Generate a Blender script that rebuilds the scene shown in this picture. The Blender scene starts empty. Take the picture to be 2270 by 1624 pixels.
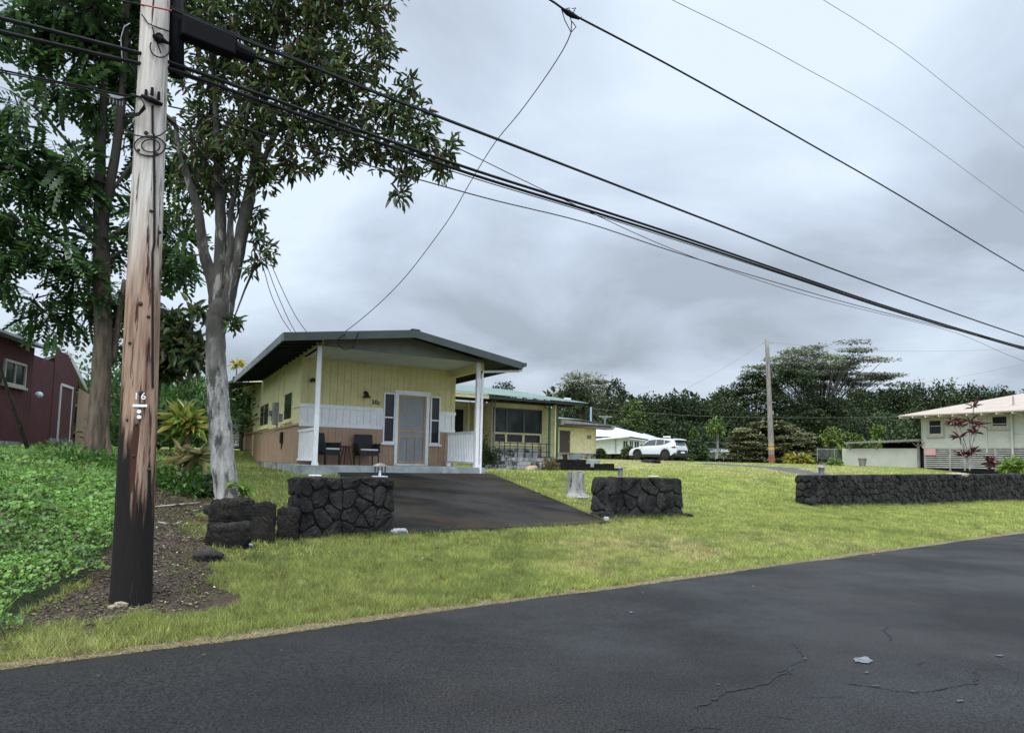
import bpy, bmesh, math, random
import numpy as np
from mathutils import Vector, Matrix
random.seed(7); rng=np.random.default_rng(7)
scene=bpy.context.scene; COL=scene.collection
R_=math.radians
# ---------------------------------------------------------------- camera
FPX,CX,CY=1623.,1135.,882.          # photograph measured on a 2270 x 1624 grid
TH=math.atan((1021-882)/FPX); RHO=.02
cF=np.array([0,math.cos(TH),math.sin(TH)]); cU0=np.array([0,-math.sin(TH),math.cos(TH)]); cR0=np.array([1.,0,0])
cR=cR0*math.cos(RHO)+cU0*math.sin(RHO); cU=cU0*math.cos(RHO)-cR0*math.sin(RHO)
EYE=np.array([0,0,1.55])
cam=bpy.data.cameras.new('camera'); camo=bpy.data.objects.new('camera',cam); COL.objects.link(camo)
m=Matrix.Identity(4)
for i in range(3): m[i][0]=cR[i]; m[i][1]=cU[i]; m[i][2]=-cF[i]; m[i][3]=EYE[i]
camo.matrix_world=m
cam.sensor_fit='HORIZONTAL'; cam.sensor_width=36; cam.lens=36*FPX/2270; cam.shift_y=(882-812)/2270.; cam.clip_start=.05; cam.clip_end=3000
scene.camera=camo
def ray(px,py): return cF*FPX+cR*(px-CX)+cU*(CY-py)
def at(px,py,d): r=ray(px,py); return EYE+r*(d/r[1])
def onz(px,py,z): r=ray(px,py); return EYE+r*((z-1.55)/r[2])
def onp(px,py,p0,n): r=ray(px,py); return EYE+r*(np.dot(np.array(p0)-EYE,n)/np.dot(r,n))
# ---------------------------------------------------------------- world: overcast sky
wd=bpy.data.worlds.new('World'); scene.world=wd; wd.use_nodes=True
nt=wd.node_tree; nt.nodes.clear(); N=nt.nodes.new; L=nt.links.new
SUN_EL,SUN_AZ=R_(58),R_(200)
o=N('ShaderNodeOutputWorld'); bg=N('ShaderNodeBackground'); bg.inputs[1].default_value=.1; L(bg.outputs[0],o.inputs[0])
sky=N('ShaderNodeTexSky'); sky.sky_type='NISHITA'; sky.sun_disc=False; sky.sun_elevation=SUN_EL; sky.sun_rotation=SUN_AZ; sky.dust_density=3
tc=N('ShaderNodeTexCoord'); sx=N('ShaderNodeSeparateXYZ'); L(tc.outputs['Generated'],sx.inputs[0])
def M(op,a,b=None,c=None,clamp=False):
    n=N('ShaderNodeMath'); n.operation=op; n.use_clamp=clamp
    for i,v in enumerate((a,b,c)):
        if v is None: continue
        if isinstance(v,(int,float)): n.inputs[i].default_value=v
        else: L(v,n.inputs[i])
    return n.outputs[0]
zz=M('MAXIMUM',sx.outputs[2],0.0); den=M('ADD',zz,.30)
cb=N('ShaderNodeCombineXYZ'); L(M('DIVIDE',sx.outputs[0],den),cb.inputs[0]); L(M('DIVIDE',sx.outputs[1],den),cb.inputs[1])
def noise(vec,scale,det,rough,dist=0,off=(0,0,0)):
    mp=N('ShaderNodeMapping'); L(vec,mp.inputs[0]); mp.inputs[1].default_value=off
    n=N('ShaderNodeTexNoise'); L(mp.outputs[0],n.inputs['Vector']); n.inputs['Scale'].default_value=scale; n.inputs['Detail'].default_value=det
    n.inputs['Roughness'].default_value=rough; n.inputs['Distortion'].default_value=dist; return n.outputs[0]
n1=noise(cb.outputs[0],1.35,6,.52,.35,(3.1,1.7,0)); n2=noise(cb.outputs[0],.55,3,.5,.1,(7.4,2.2,0))
mix=M('ADD',M('MULTIPLY',n1,.55),M('MULTIPLY',n2,.45))
rp=N('ShaderNodeValToRGB'); L(mix,rp.inputs[0]); cr=rp.color_ramp
cr.elements[0].position=.40; cr.elements[0].color=(.28,.32,.37,1); cr.elements[1].position=.56; cr.elements[1].color=(.52,.595,.68,1)
e=cr.elements.new(.475); e.color=(.39,.45,.535,1)
# darker, mauve band of low cloud near the horizon, and the bright upper dome of an overcast sky
low=N('ShaderNodeMapRange'); L(zz,low.inputs[0]); low.inputs[1].default_value=0; low.inputs[2].default_value=.30; low.inputs[3].default_value=.80; low.inputs[4].default_value=1.08; low.interpolation_type='SMOOTHSTEP'
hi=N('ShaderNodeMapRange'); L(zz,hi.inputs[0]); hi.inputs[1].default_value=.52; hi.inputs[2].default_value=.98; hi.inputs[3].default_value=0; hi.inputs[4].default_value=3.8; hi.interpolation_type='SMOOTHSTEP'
back=N('ShaderNodeMapRange'); L(M('MULTIPLY',sx.outputs[1],-1),back.inputs[0]); back.inputs[1].default_value=-.1; back.inputs[2].default_value=.8; back.inputs[3].default_value=0; back.inputs[4].default_value=1.15
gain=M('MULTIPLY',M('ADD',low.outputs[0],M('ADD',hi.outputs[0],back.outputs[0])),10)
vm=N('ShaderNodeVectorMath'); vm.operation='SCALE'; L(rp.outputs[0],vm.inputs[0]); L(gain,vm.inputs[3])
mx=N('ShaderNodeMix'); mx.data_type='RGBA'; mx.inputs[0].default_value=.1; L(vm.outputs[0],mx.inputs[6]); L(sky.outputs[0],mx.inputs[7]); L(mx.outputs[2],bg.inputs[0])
sun=bpy.data.lights.new('sun','SUN'); sun.energy=1.3; sun.angle=R_(25); sun.color=(1,.97,.92)
so=bpy.data.objects.new('sun',sun); COL.objects.link(so)
sd=Vector((math.sin(SUN_AZ)*math.cos(SUN_EL),math.cos(SUN_AZ)*math.cos(SUN_EL),math.sin(SUN_EL)))
so.rotation_euler=sd.to_track_quat('Z','Y').to_euler(); so.location=(0,0,40)
vs=scene.view_settings; vs.view_transform='Standard'; vs.look='None'; vs.gamma=1; vs.exposure=0.62
scene.render.engine='CYCLES'
# ---------------------------------------------------------------- materials
MATS={}
def mat(name,c1,c2=None,scale=6,rough=.7,bump=0,bscale=None,stretch=(1,1,1),c3=None,s3=1.,t3=(.55,.7),metal=0,spec=.5,det=5,attr=None,trans=0,p=(.4,.62),rough2=None,bdist=.02,fine=None,zdark=None):
    m=bpy.data.materials.new(name); m.use_nodes=True; t=m.node_tree; nd=t.nodes; lk=t.links; b=nd['Principled BSDF']
    def new(k): return nd.new(k)
    tc=new('ShaderNodeTexCoord'); mp=new('ShaderNodeMapping'); mp.inputs['Scale'].default_value=stretch; lk.new(tc.outputs['Object'],mp.inputs[0])
    def nz(sc,d=det,r=.6):
        n=new('ShaderNodeTexNoise'); n.inputs['Scale'].default_value=sc; n.inputs['Detail'].default_value=d; n.inputs['Roughness'].default_value=r; lk.new(mp.outputs[0],n.inputs['Vector']); return n
    def rampf(src,a,bb):
        r=new('ShaderNodeMapRange'); r.inputs[1].default_value=a; r.inputs[2].default_value=bb; lk.new(src,r.inputs[0]); return r.outputs[0]
    def mixc(f,A,B,mode='MIX'):
        x=new('ShaderNodeMix'); x.data_type='RGBA'; x.blend_type=mode
        for k,v in ((0,f),(6,A),(7,B)):
            if isinstance(v,tuple): x.inputs[k].default_value=(*v[:3],1)
            elif isinstance(v,(int,float)): x.inputs[k].default_value=v
            else: lk.new(v,x.inputs[k])
        return x.outputs[2]
    n=nz(scale); col=None
    if attr:
        a=new('ShaderNodeAttribute'); a.attribute_name=attr; col=a.outputs['Color']
        if c2: col=mixc(rampf(n.outputs[0],*p),col,c2)
    else:
        col=mixc(rampf(n.outputs[0],*p),c1,c2 or tuple(x*.85 for x in c1))
    if c3: col=mixc(rampf(nz(s3,6,.65).outputs[0],*t3),col,c3)
    if fine:
        col=mixc(1.0,col,mixc(rampf(nz(fine[0],3,.7).outputs[0],.36,.64),(fine[1],)*3,(fine[2],)*3),'MULTIPLY')
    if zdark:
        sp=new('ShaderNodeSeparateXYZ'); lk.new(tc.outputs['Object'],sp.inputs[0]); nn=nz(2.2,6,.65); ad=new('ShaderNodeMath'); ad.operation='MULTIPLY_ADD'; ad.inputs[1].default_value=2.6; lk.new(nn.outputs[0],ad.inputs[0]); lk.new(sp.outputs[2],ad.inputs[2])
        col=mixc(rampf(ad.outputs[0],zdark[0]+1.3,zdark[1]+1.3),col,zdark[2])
    lk.new(col,b.inputs['Base Color'])
    if rough2 is not None:
        r=new('ShaderNodeMapRange'); r.inputs[1].default_value=.4; r.inputs[2].default_value=.6; r.inputs[3].default_value=rough; r.inputs[4].default_value=rough2; lk.new(n.outputs[0],r.inputs[0]); lk.new(r.outputs[0],b.inputs['Roughness'])
    else: b.inputs['Roughness'].default_value=rough
    b.inputs['Metallic'].default_value=metal; b.inputs['Specular IOR Level'].default_value=spec
    if bump:
        bn=nz(bscale or scale*4,6,.7); bp=new('ShaderNodeBump'); bp.inputs['Strength'].default_value=bump; bp.inputs['Distance'].default_value=bdist; lk.new(bn.outputs[0],bp.inputs['Height']); lk.new(bp.outputs[0],b.inputs['Normal'])
    if trans:
        tr=new('ShaderNodeBsdfTranslucent'); lk.new(col,tr.inputs[0]); ms=new('ShaderNodeMixShader'); ms.inputs[0].default_value=trans
        lk.new(b.outputs[0],ms.inputs[1]); lk.new(tr.outputs[0],ms.inputs[2]); lk.new(ms.outputs[0],nd['Material Output'].inputs[0])
    MATS[name]=m; return m
mat('asphalt',(.0105,.0100,.0098),(.0165,.0158,.0154),scale=.45,rough=.72,bump=.8,bscale=120,det=6,rough2=.5,bdist=.006,fine=(52,.1,2.2),spec=.20,c3=(.017,.0145,.0125),s3=.35,t3=(.5,.62))
mat('asphalt_patch',(.16,.17,.18),(.10,.105,.11),scale=15,rough=.8,bump=.4,bscale=60)
mat('asphalt_wear',(.07,.072,.074),(.035,.036,.038),scale=30,rough=.8)
mat('crack',(.008,.008,.008),rough=.9)
mat('ground',(.1,.1,.1),None,scale=.8,rough=.95,bump=.8,bscale=24,attr='Col',bdist=.03,fine=(26,.55,1.35),spec=.1)
mat('grass',(.1,.1,.1),rough=.6,attr='Col',trans=.35,spec=.25)
mat('leaf',(.1,.1,.1),rough=.42,attr='Col',trans=.4,spec=.45)
mat('farleaf',(.1,.1,.1),rough=.75,attr='Col',trans=.12,spec=.15)
mat('litter',(.1,.1,.1),rough=.8,attr='Col')
mat('driveway',(.0115,.0105,.0095),(.036,.033,.029),scale=1.1,rough=.8,bump=.5,bscale=50,c3=(.040,.029,.017),s3=.9,t3=(.5,.66),det=7,stretch=(.5,1,1),bdist=.006,fine=(60,.6,1.4),rough2=.8,spec=.08)
mat('slab',(.30,.34,.34),(.20,.22,.22),scale=2.5,rough=.75,bump=.3,bscale=30,c3=(.12,.12,.11),s3=3)
mat('old_concrete',(.36,.37,.36),(.14,.14,.13),scale=2.2,rough=.9,bump=.5,bscale=20,c3=(.05,.05,.045),s3=1.6,t3=(.5,.64))
mat('block',(.30,.30,.30),(.15,.15,.145),scale=2.4,rough=.9,bump=.5,bscale=30,c3=(.035,.035,.03),s3=2.6,t3=(.48,.6))
mat('brick_black',(.016,.014,.013),(.008,.008,.008),scale=5,rough=.95,bump=.8,bscale=25,c3=(.075,.078,.07),s3=4,t3=(.60,.70),spec=.1)
mat('lava',(.046,.043,.040),(.011,.011,.0115),scale=2.6,rough=.88,bump=1,bscale=38,c3=(.055,.053,.05),s3=18,t3=(.6,.74),det=8,bdist=.045,spec=.2,fine=(42,.4,1.65))
mat('lava_warm',(.036,.031,.026),(.012,.011,.0105),scale=4,rough=.9,bump=1,bscale=26,c3=(.06,.055,.045),s3=11,t3=(.6,.74),det=8,bdist=.06,spec=.2,fine=(30,.4,1.6))
mat('mortar',(.006,.006,.006),rough=.95)
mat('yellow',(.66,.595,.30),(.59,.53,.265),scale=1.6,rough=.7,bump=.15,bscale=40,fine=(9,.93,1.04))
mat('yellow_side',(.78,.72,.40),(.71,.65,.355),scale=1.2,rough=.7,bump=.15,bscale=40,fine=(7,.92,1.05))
mat('cream_light',(.70,.62,.37),(.60,.53,.31),scale=1.4,rough=.8,fine=(6,.85,1.06))
mat('cream_shaded',(.50,.46,.25),(.40,.365,.20),scale=1.4,rough=.8,fine=(6,.8,1.08))  # wall colour dimmed to carry the shade under the porch roof
mat('tan',(.40,.265,.175),(.345,.225,.148),scale=1.5,rough=.75,bump=.15,bscale=40,fine=(9,.93,1.05))
mat('white',(.82,.825,.83),(.74,.745,.75),scale=2.5,rough=.6,bump=.1,bscale=30,fine=(8,.95,1.03))
mat('white_stain',(.72,.74,.76),(.55,.56,.56),scale=3,rough=.7)
mat('ceiling',(.52,.52,.50),(.47,.47,.45),scale=2,rough=.8)
mat('gable_grey',(.19,.195,.17),(.155,.16,.14),scale=3,rough=.8)
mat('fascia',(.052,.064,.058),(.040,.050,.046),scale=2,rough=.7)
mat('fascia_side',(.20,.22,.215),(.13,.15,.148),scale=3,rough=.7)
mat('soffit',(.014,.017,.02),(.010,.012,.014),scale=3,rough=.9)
mat('roof_dark',(.05,.055,.055),rough=.8)
mat('screen',(.27,.285,.295),(.24,.255,.265),scale=4,rough=.7,bump=.2,bscale=400)
mat('raw_wood',(.42,.30,.20),(.33,.23,.15),scale=3,rough=.7,stretch=(1,1,.3))
mat('glass_dark',(.012,.013,.016),(.02,.02,.023),scale=2,rough=.12,spec=.22)
mat('glass_big',(.008,.013,.011),(.03,.042,.036),scale=1.1,rough=.08,spec=.12)
mat('dark_frame',(.02,.02,.022),rough=.5)
mat('wicker',(.016,.015,.016),(.010,.010,.011),scale=60,rough=.6,bump=.6,bscale=200)
mat('cushion',(.62,.62,.60),rough=.9)
mat('red_paint',(.12,.018,.015),(.08,.012,.01),scale=6,rough=.5)
mat('black_metal',(.012,.012,.013),rough=.45)
mat('grey_metal',(.30,.31,.32),(.22,.23,.24),scale=8,rough=.5,metal=.3)
mat('white_trim',(.78,.80,.83),rough=.5)
mat('pole_wood',(.50,.46,.42),(.37,.33,.30),scale=5,rough=.85,bump=.6,bscale=14,stretch=(5,5,.35),c3=(.22,.17,.135),s3=3,t3=(.52,.66),det=7)
mat('rubber',(.006,.006,.007),rough=.7,spec=.1)
mat('cable_black',(.006,.006,.007),(.014,.014,.014),scale=4,rough=.6,spec=.15)
mat('cable_brown',(.022,.015,.014),rough=.6,spec=.15)
mat('red_cable',(.35,.02,.02),rough=.5)
mat('bark_dark',(.055,.042,.032),(.025,.02,.016),scale=5,rough=.9,bump=.9,bscale=14,stretch=(2,2,.5),c3=(.10,.11,.06),s3=3,t3=(.55,.7))
mat('bark_tan',(.14,.105,.072),(.06,.045,.032),scale=4,rough=.9,bump=.8,bscale=12,stretch=(3,3,.5),c3=(.10,.11,.06),s3=2.2,t3=(.58,.7),zdark=(3.6,4.6,(.035,.028,.022)))
mat('bark_mix',(.060,.055,.046),(.024,.021,.018),scale=4,rough=.9,bump=.8,bscale=12,stretch=(2,2,.5),c3=(.22,.21,.19),s3=3,t3=(.55,.63))
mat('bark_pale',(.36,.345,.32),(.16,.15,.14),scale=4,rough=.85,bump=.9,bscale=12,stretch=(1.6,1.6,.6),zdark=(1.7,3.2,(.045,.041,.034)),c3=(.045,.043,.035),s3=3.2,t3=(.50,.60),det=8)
mat('green_roof',(.16,.215,.185),(.125,.175,.15),scale=1,rough=.6,c3=(.23,.275,.25),s3=.8,spec=.1)
mat('metal_white',(.50,.53,.57),(.43,.46,.50),scale=1,rough=.5)
mat('metal_blue',(.27,.38,.42),rough=.5)
mat('pale_roof',(.40,.33,.27),(.355,.295,.24),scale=1.2,rough=.8,fine=(5,.93,1.05))
mat('greige',(.46,.455,.40),(.41,.405,.355),scale=1,rough=.8,fine=(4,.93,1.05))
mat('greige_trim',(.40,.38,.32),(.33,.31,.26),scale=3,rough=.8)
mat('lattice',(.42,.41,.38),(.30,.29,.27),scale=3,rough=.8)
mat('dark_void',(.006,.006,.007),rough=1)
mat('brown_door',(.045,.028,.024),rough=.6)
mat('barn_red',(.080,.015,.019),(.055,.011,.015),scale=3,rough=.8,fine=(6,.85,1.1))
mat('barn_white',(.60,.60,.60),rough=.7)
mat('shed_roof',(.34,.36,.38),(.24,.25,.27),scale=2,rough=.6)
mat('green_post',(.02,.075,.05),rough=.5)
mat('yellow_post',(.55,.50,.25),rough=.6)
mat('wood_grey',(.24,.22,.20),(.13,.12,.11),scale=4,rough=.9,bump=.4,stretch=(3,3,.4))
mat('stump_bark',(.33,.32,.30),(.20,.19,.17),scale=5,rough=.9,bump=.8,bscale=16,stretch=(2,2,.6),c3=(.02,.018,.016),s3=5,t3=(.58,.66))
mat('car_white',(.60,.63,.68),(.58,.61,.66),scale=1,rough=.22,spec=.6)
mat('car_trim',(.018,.018,.02),rough=.55)
mat('car_glass',(.06,.062,.07),rough=.06,spec=.8)
mat('tyre',(.012,.012,.014),rough=.8)
mat('rim',(.02,.02,.022),rough=.4)
mat('tail_red',(.22,.03,.04),rough=.3)
mat('stone_tan',(.36,.30,.22),(.24,.20,.15),scale=6,rough=.9,bump=.6,bscale=20)
mat('rust',(.22,.085,.035),(.14,.055,.025),scale=5,rough=.85)
mat('orange_tape',(.50,.28,.05),rough=.6)
mat('pink',(.62,.33,.33),rough=.8)
mat('plastic_clear',(.5,.6,.7),rough=.2)
# ---------------------------------------------------------------- object helpers
WL={}
def link(o): COL.objects.link(o); return o
def tag(o,label=None,cat=None,group=None,kind=None):
    if label: o['label']=label
    if cat: o['category']=cat
    if group: o['group']=group
    if kind: o['kind']=kind
    return o
def thing(name,label,cat,loc=(0,0,0),group=None):
    o=bpy.data.objects.new(name,None); o.empty_display_size=.2; link(o); o.location=tuple(loc); WL[o.name]=np.array(loc,float); return tag(o,label,cat,group)
def finish(me,name,material,parent,loc,smooth):
    if material: me.materials.append(MATS[material])
    if smooth: me.polygons.foreach_set('use_smooth',[True]*len(me.polygons))
    o=bpy.data.objects.new(name,me); link(o)
    if parent is not None: o.parent=parent; WL[o.name]=WL[parent.name]
    else: o.location=tuple(loc); WL[o.name]=np.array(loc,float)
    return o
class MB:
    def __init__(s): s.v=[]; s.f=[]; s.mi=[]
    def add(s,V,F,mi=0):
        n=len(s.v); s.v+= [tuple(map(float,p)) for p in V]; s.f+=[tuple(n+i for i in f) for f in F]; s.mi+=[mi]*len(F)
    def hexa(s,P,mi=0): # 8 pts: bottom 0-3, top 4-7
        s.add(P,[(3,2,1,0),(4,5,6,7),(0,1,5,4),(1,2,6,5),(2,3,7,6),(3,0,4,7)],mi)
    def box(s,fr,u0,u1,v0,v1,w0,w1,mi=0):
        s.hexa([fr(u0,v0,w0),fr(u1,v0,w0),fr(u1,v1,w0),fr(u0,v1,w0),fr(u0,v0,w1),fr(u1,v0,w1),fr(u1,v1,w1),fr(u0,v1,w1)],mi)
    def tube(s,pts,rad,n=8,caps=True,mi=0,jit=0):
        pts=[np.array(p,float) for p in pts]; K=len(pts)
        if not hasattr(rad,'__len__'): rad=[rad]*K
        base=len(s.v); prev=None
        for i,p in enumerate(pts):
            t=pts[min(i+1,K-1)]-pts[max(i-1,0)]; t=t/(np.linalg.norm(t)+1e-9)
            if prev is None:
                a=np.array([0,0,1.]) if abs(t[2])<.9 else np.array([1.,0,0]); x=np.cross(a,t)
            else: x=prev-t*np.dot(prev,t)
            x/=np.linalg.norm(x)+1e-9; y=np.cross(t,x); prev=x
            for k in range(n):
                a=2*math.pi*k/n; r=rad[i]*(1+(random.uniform(-jit,jit) if jit else 0)); s.v.append(tuple(p+(x*math.cos(a)+y*math.sin(a))*r))
        for i in range(K-1):
            for k in range(n):
                a=base+i*n+k; b=base+i*n+(k+1)%n; s.f.append((a,b,b+n,a+n)); s.mi.append(mi)
        if caps:
            s.f.append(tuple(base+k for k in range(n))[::-1]); s.f.append(tuple(base+(K-1)*n+k for k in range(n))); s.mi+=[mi,mi]
    def lathe(s,c,prof,n=16,mi=0): # prof (r,z)
        base=len(s.v)
        for r,z in prof:
            for k in range(n): a=2*math.pi*k/n; s.v.append((c[0]+r*math.cos(a),c[1]+r*math.sin(a),c[2]+z))
        for i in range(len(prof)-1):
            for k in range(n):
                a=base+i*n+k; b=base+i*n+(k+1)%n; s.f.append((a,b,b+n,a+n)); s.mi.append(mi)
        s.f.append(tuple(base+k for k in range(n))[::-1]); s.f.append(tuple(base+(len(prof)-1)*n+k for k in range(n))); s.mi+=[mi,mi]
    def prism(s,A,B,mi=0): # two matching polygons
        n=len(A); s.add(list(A)+list(B),[tuple(range(n))[::-1],tuple(range(n,2*n))]+[(i,(i+1)%n,n+(i+1)%n,n+i) for i in range(n)],mi)
    def build(s,name,material,parent=None,loc=None,smooth=False,bevel=0,extra=()):
        if parent is not None: off=WL[parent.name]
        else:
            if loc is None: V=np.array(s.v); loc=(V[:,0].mean(),V[:,1].mean(),V[:,2].min())
            off=np.array(loc,float)
        me=bpy.data.meshes.new(name); me.from_pydata([tuple(np.array(p)-off) for p in s.v],[],s.f)
        bm=bmesh.new(); bm.from_mesh(me); bmesh.ops.recalc_face_normals(bm,faces=bm.faces); bm.to_mesh(me); bm.free()
        if any(s.mi): me.polygons.foreach_set('material_index',s.mi)
        o=finish(me,name,material,parent,off,smooth)
        for e in extra: me.materials.append(MATS[e])
        if bevel: b=o.modifiers.new('bevel','BEVEL'); b.width=bevel; b.segments=2; b.limit_method='ANGLE'
        return o
def build_np(name,V,F,material,parent=None,loc=None,col=None,smooth=False):
    """V (n,3), F (m,k) all the same k; col (m,3) per face"""
    V=np.asarray(V,float); F=np.asarray(F,np.int32)
    off=WL[parent.name] if parent is not None else np.array(loc if loc is not None else (0,0,0),float)
    me=bpy.data.meshes.new(name); me.vertices.add(len(V)); me.vertices.foreach_set('co',(V-off).ravel())
    m,k=F.shape; me.loops.add(m*k); me.loops.foreach_set('vertex_index',F.ravel()); me.polygons.add(m)
    me.polygons.foreach_set('loop_start',np.arange(0,m*k,k,dtype=np.int32)); me.update(calc_edges=True); me.validate()
    if col is not None:
        a=me.color_attributes.new('Col','FLOAT_COLOR','CORNER'); c=np.ones((m*k,4)); c[:,:3]=np.repeat(np.asarray(col),k,0); a.data.foreach_set('color',c.ravel())
    return finish(me,name,material,parent,off,smooth)
def copy_tree(o,parent=None):
    c=o.copy(); COL.objects.link(c); c.parent=parent; WL[c.name]=WL[o.name]
    for ch in list(o.children): copy_tree(ch,c)
    return c
def dirs(a): a=R_(a); return np.array([math.sin(a),math.cos(a),0.])
def frame(O,ha,hb):
    du,dv=dirs(ha),dirs(hb); O=np.array([O[0],O[1],0.])
    def f(u,v,w): return O+du*u+dv*v+np.array([0,0,w])
    f.du,f.dv,f.O=du,dv,O
    def sub(u,v): return frame(O+du*u+dv*v,ha,hb)
    f.sub=sub; return f
def text(txt,size,extr,material,name,parent,origin,xd,up,spacing=1.0):
    cu=bpy.data.curves.new(name,'FONT'); cu.body=txt; cu.size=size; cu.extrude=extr; cu.offset=size*.006; cu.space_character=spacing
    t=bpy.data.objects.new(name,cu); link(t); bpy.context.view_layer.update()
    me=bpy.data.meshes.new_from_object(t.evaluated_get(bpy.context.evaluated_depsgraph_get()))
    bpy.data.objects.remove(t); n=np.cross(xd,up)
    co=np.array([v.co[:] for v in me.vertices]); W=np.array(origin)+co[:,:1]*xd+co[:,1:2]*up+co[:,2:3]*n-WL[parent.name]
    me.vertices.foreach_set('co',W.ravel()); me.update(); return finish(me,name,material,parent,(0,0,0),False)
# value noise
def vn(x,y,s=1.,seed=0):
    x=np.asarray(x,float)/s+seed*17.3; y=np.asarray(y,float)/s+seed*9.1; xi=np.floor(x); yi=np.floor(y); fx=x-xi; fy=y-yi; fx=fx*fx*(3-2*fx); fy=fy*fy*(3-2*fy)
    h=lambda a,b:np.modf(np.abs(np.sin(a*127.1+b*311.7)*43758.5453))[0]
    return (h(xi,yi)*(1-fx)+h(xi+1,yi)*fx)*(1-fy)+(h(xi,yi+1)*(1-fx)+h(xi+1,yi+1)*fx)*fy
def fbm(x,y,s=1.,seed=0): return (vn(x,y,s,seed)*.5+vn(x,y,s/2,seed+1)*.28+vn(x,y,s/4,seed+2)*.22)
# ---------------------------------------------------------------- terrain
RD=np.array([.778,.628]); RN=np.array([-.628,.778]); E0=np.array([-3.59,5.34])
def st(x,y): x=np.asarray(x,float)-E0[0]; y=np.asarray(y,float)-E0[1]; return x*RN[0]+y*RN[1], x*RD[0]+y*RD[1]
def xy(s,t): return E0[0]+RN[0]*s+RD[0]*t, E0[1]+RN[1]*s+RD[1]*t
def sm(x,a,b): q=np.clip((np.asarray(x,float)-a)/(b-a),0,1); return q*q*(3-2*q)
PC=([-500,0,1.5,4.5,7,10,20,23.5,35,60,120,600],[0,0.0,.12,.30,.70,1.13,1.13,1.72,1.9,2.1,2.6,5])
PR=([-500,0,4.5,10,16,28,60,120,600],[0,0.0,.36,1.0,1.6,1.76,2.0,2.4,5])
PL=([-500,0,1.5,4,7,12,23,35,120,600],[0,0.0,.12,.56,1.02,1.34,1.64,1.95,2.6,5])
def zt(x,y):
    s,t=st(x,y); c=np.interp(s,*PC); r=np.interp(s,*PR); l=np.interp(s,*PL)
    t2=t-.25*np.clip(s-6,0,14); z=l*(1-sm(t2,.5,4.2))+c*sm(t2,.5,4.2); z=z*(1-sm(t,26,42))+r*sm(t,26,42)
    return z+(fbm(x,y,2.2,3)-.5)*.05*sm(s,.3,2)
def gp(px,py):
    r=ray(px,py); r=r/r[1]; d=np.linspace(3,400,6000); P=EYE+np.outer(d,r); dz=P[:,2]-zt(P[:,0],P[:,1]); i=int(np.argmax(dz<0)) or len(d)-1
    return np.array([P[i,0],P[i,1],float(zt(P[i,0],P[i,1]))])
def g(x,y): return np.array([x,y,float(zt(x,y))])
def inpoly(x,y,poly):
    c=np.zeros(np.shape(x),bool); n=len(poly)
    for i in range(n):
        x1,y1=poly[i][:2]; x2,y2=poly[(i+1)%n][:2]
        k=((y1>y)!=(y2>y))&(x<(x2-x1)*(y-y1)/(y2-y1+1e-12)+x1); c^=k
    return c
DIRT=[gp(*p) for p in ((-60,1440),(90,1335),(180,1275),(262,1210),(300,1100),(345,1040),(440,1068),(462,1180),(470,1215),(505,1240),(520,1300),(440,1352),(330,1372),(150,1405),(20,1445))]
WEED=[gp(*p) for p in ((-500,1500),(20,1405),(95,1345),(180,1285),(262,1222),(300,1120),(345,1050),(330,1008))]+[np.array([-12,27,0]),np.array([-35,27,0]),np.array([-30,5,0])]
GRAV=[gp(*p) for p in ((1530,1026),(1600,1027),(1720,1033),(1830,1048),(1812,1056),(1740,1045),(1640,1033))]
DRY1=[gp(*p) for p in ((1230,1215),(1400,1180),(1560,1190),(1620,1225),(1480,1270),(1300,1290))]
def soft(x,y,poly,w=.35,seed=5):
    jx=(fbm(x,y,.7,seed)-.5)*w*3; jy=(fbm(x,y,.7,seed+4)-.5)*w*3; return inpoly(x+jx,y+jy,poly)
GRN=np.array([.335,.375,.10]); YEL=np.array([.47,.42,.19]); DRK=np.array([.15,.205,.055]); DIR=np.array([.065,.048,.036]); STR=np.array([.46,.38,.22])
def gcol(x,y):
    x=np.asarray(x,float); y=np.asarray(y,float); s,t=st(x,y); a=fbm(x,y,2.4,11); b=fbm(x,y,.8,13)
    c=GRN+(YEL-GRN)*(np.clip((a-.52)*3.2,0,1)*.5)[:,None]
    c=c+(YEL-c)*(soft(x,y,DRY1,1.3)*np.clip(fbm(x,y,1.1,21)*1.6-.3,0,.8))[:,None]
    c=c+(YEL*.8-c)*(np.clip((fbm(x,y,5,31)-.42)*3,0,.7)*sm(np.hypot(x,y),26,40))[:,None]
    c=c+(DRK-c)*(np.clip((.42-b)*3.5,0,.6))[:,None]
    c=c*(.55+.9*fbm(x,y,.16,91))[:,None]
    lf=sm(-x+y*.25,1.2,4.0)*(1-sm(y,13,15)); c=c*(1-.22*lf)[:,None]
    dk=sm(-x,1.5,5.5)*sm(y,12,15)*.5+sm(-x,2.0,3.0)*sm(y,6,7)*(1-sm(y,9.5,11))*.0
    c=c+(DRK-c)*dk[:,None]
    return c
def zones(x,y):
    d=soft(x,y,DIRT,.5); w=soft(x,y,WEED,.15,9); gr=inpoly(x,y,GRAV); return d&~w,w,gr
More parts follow.
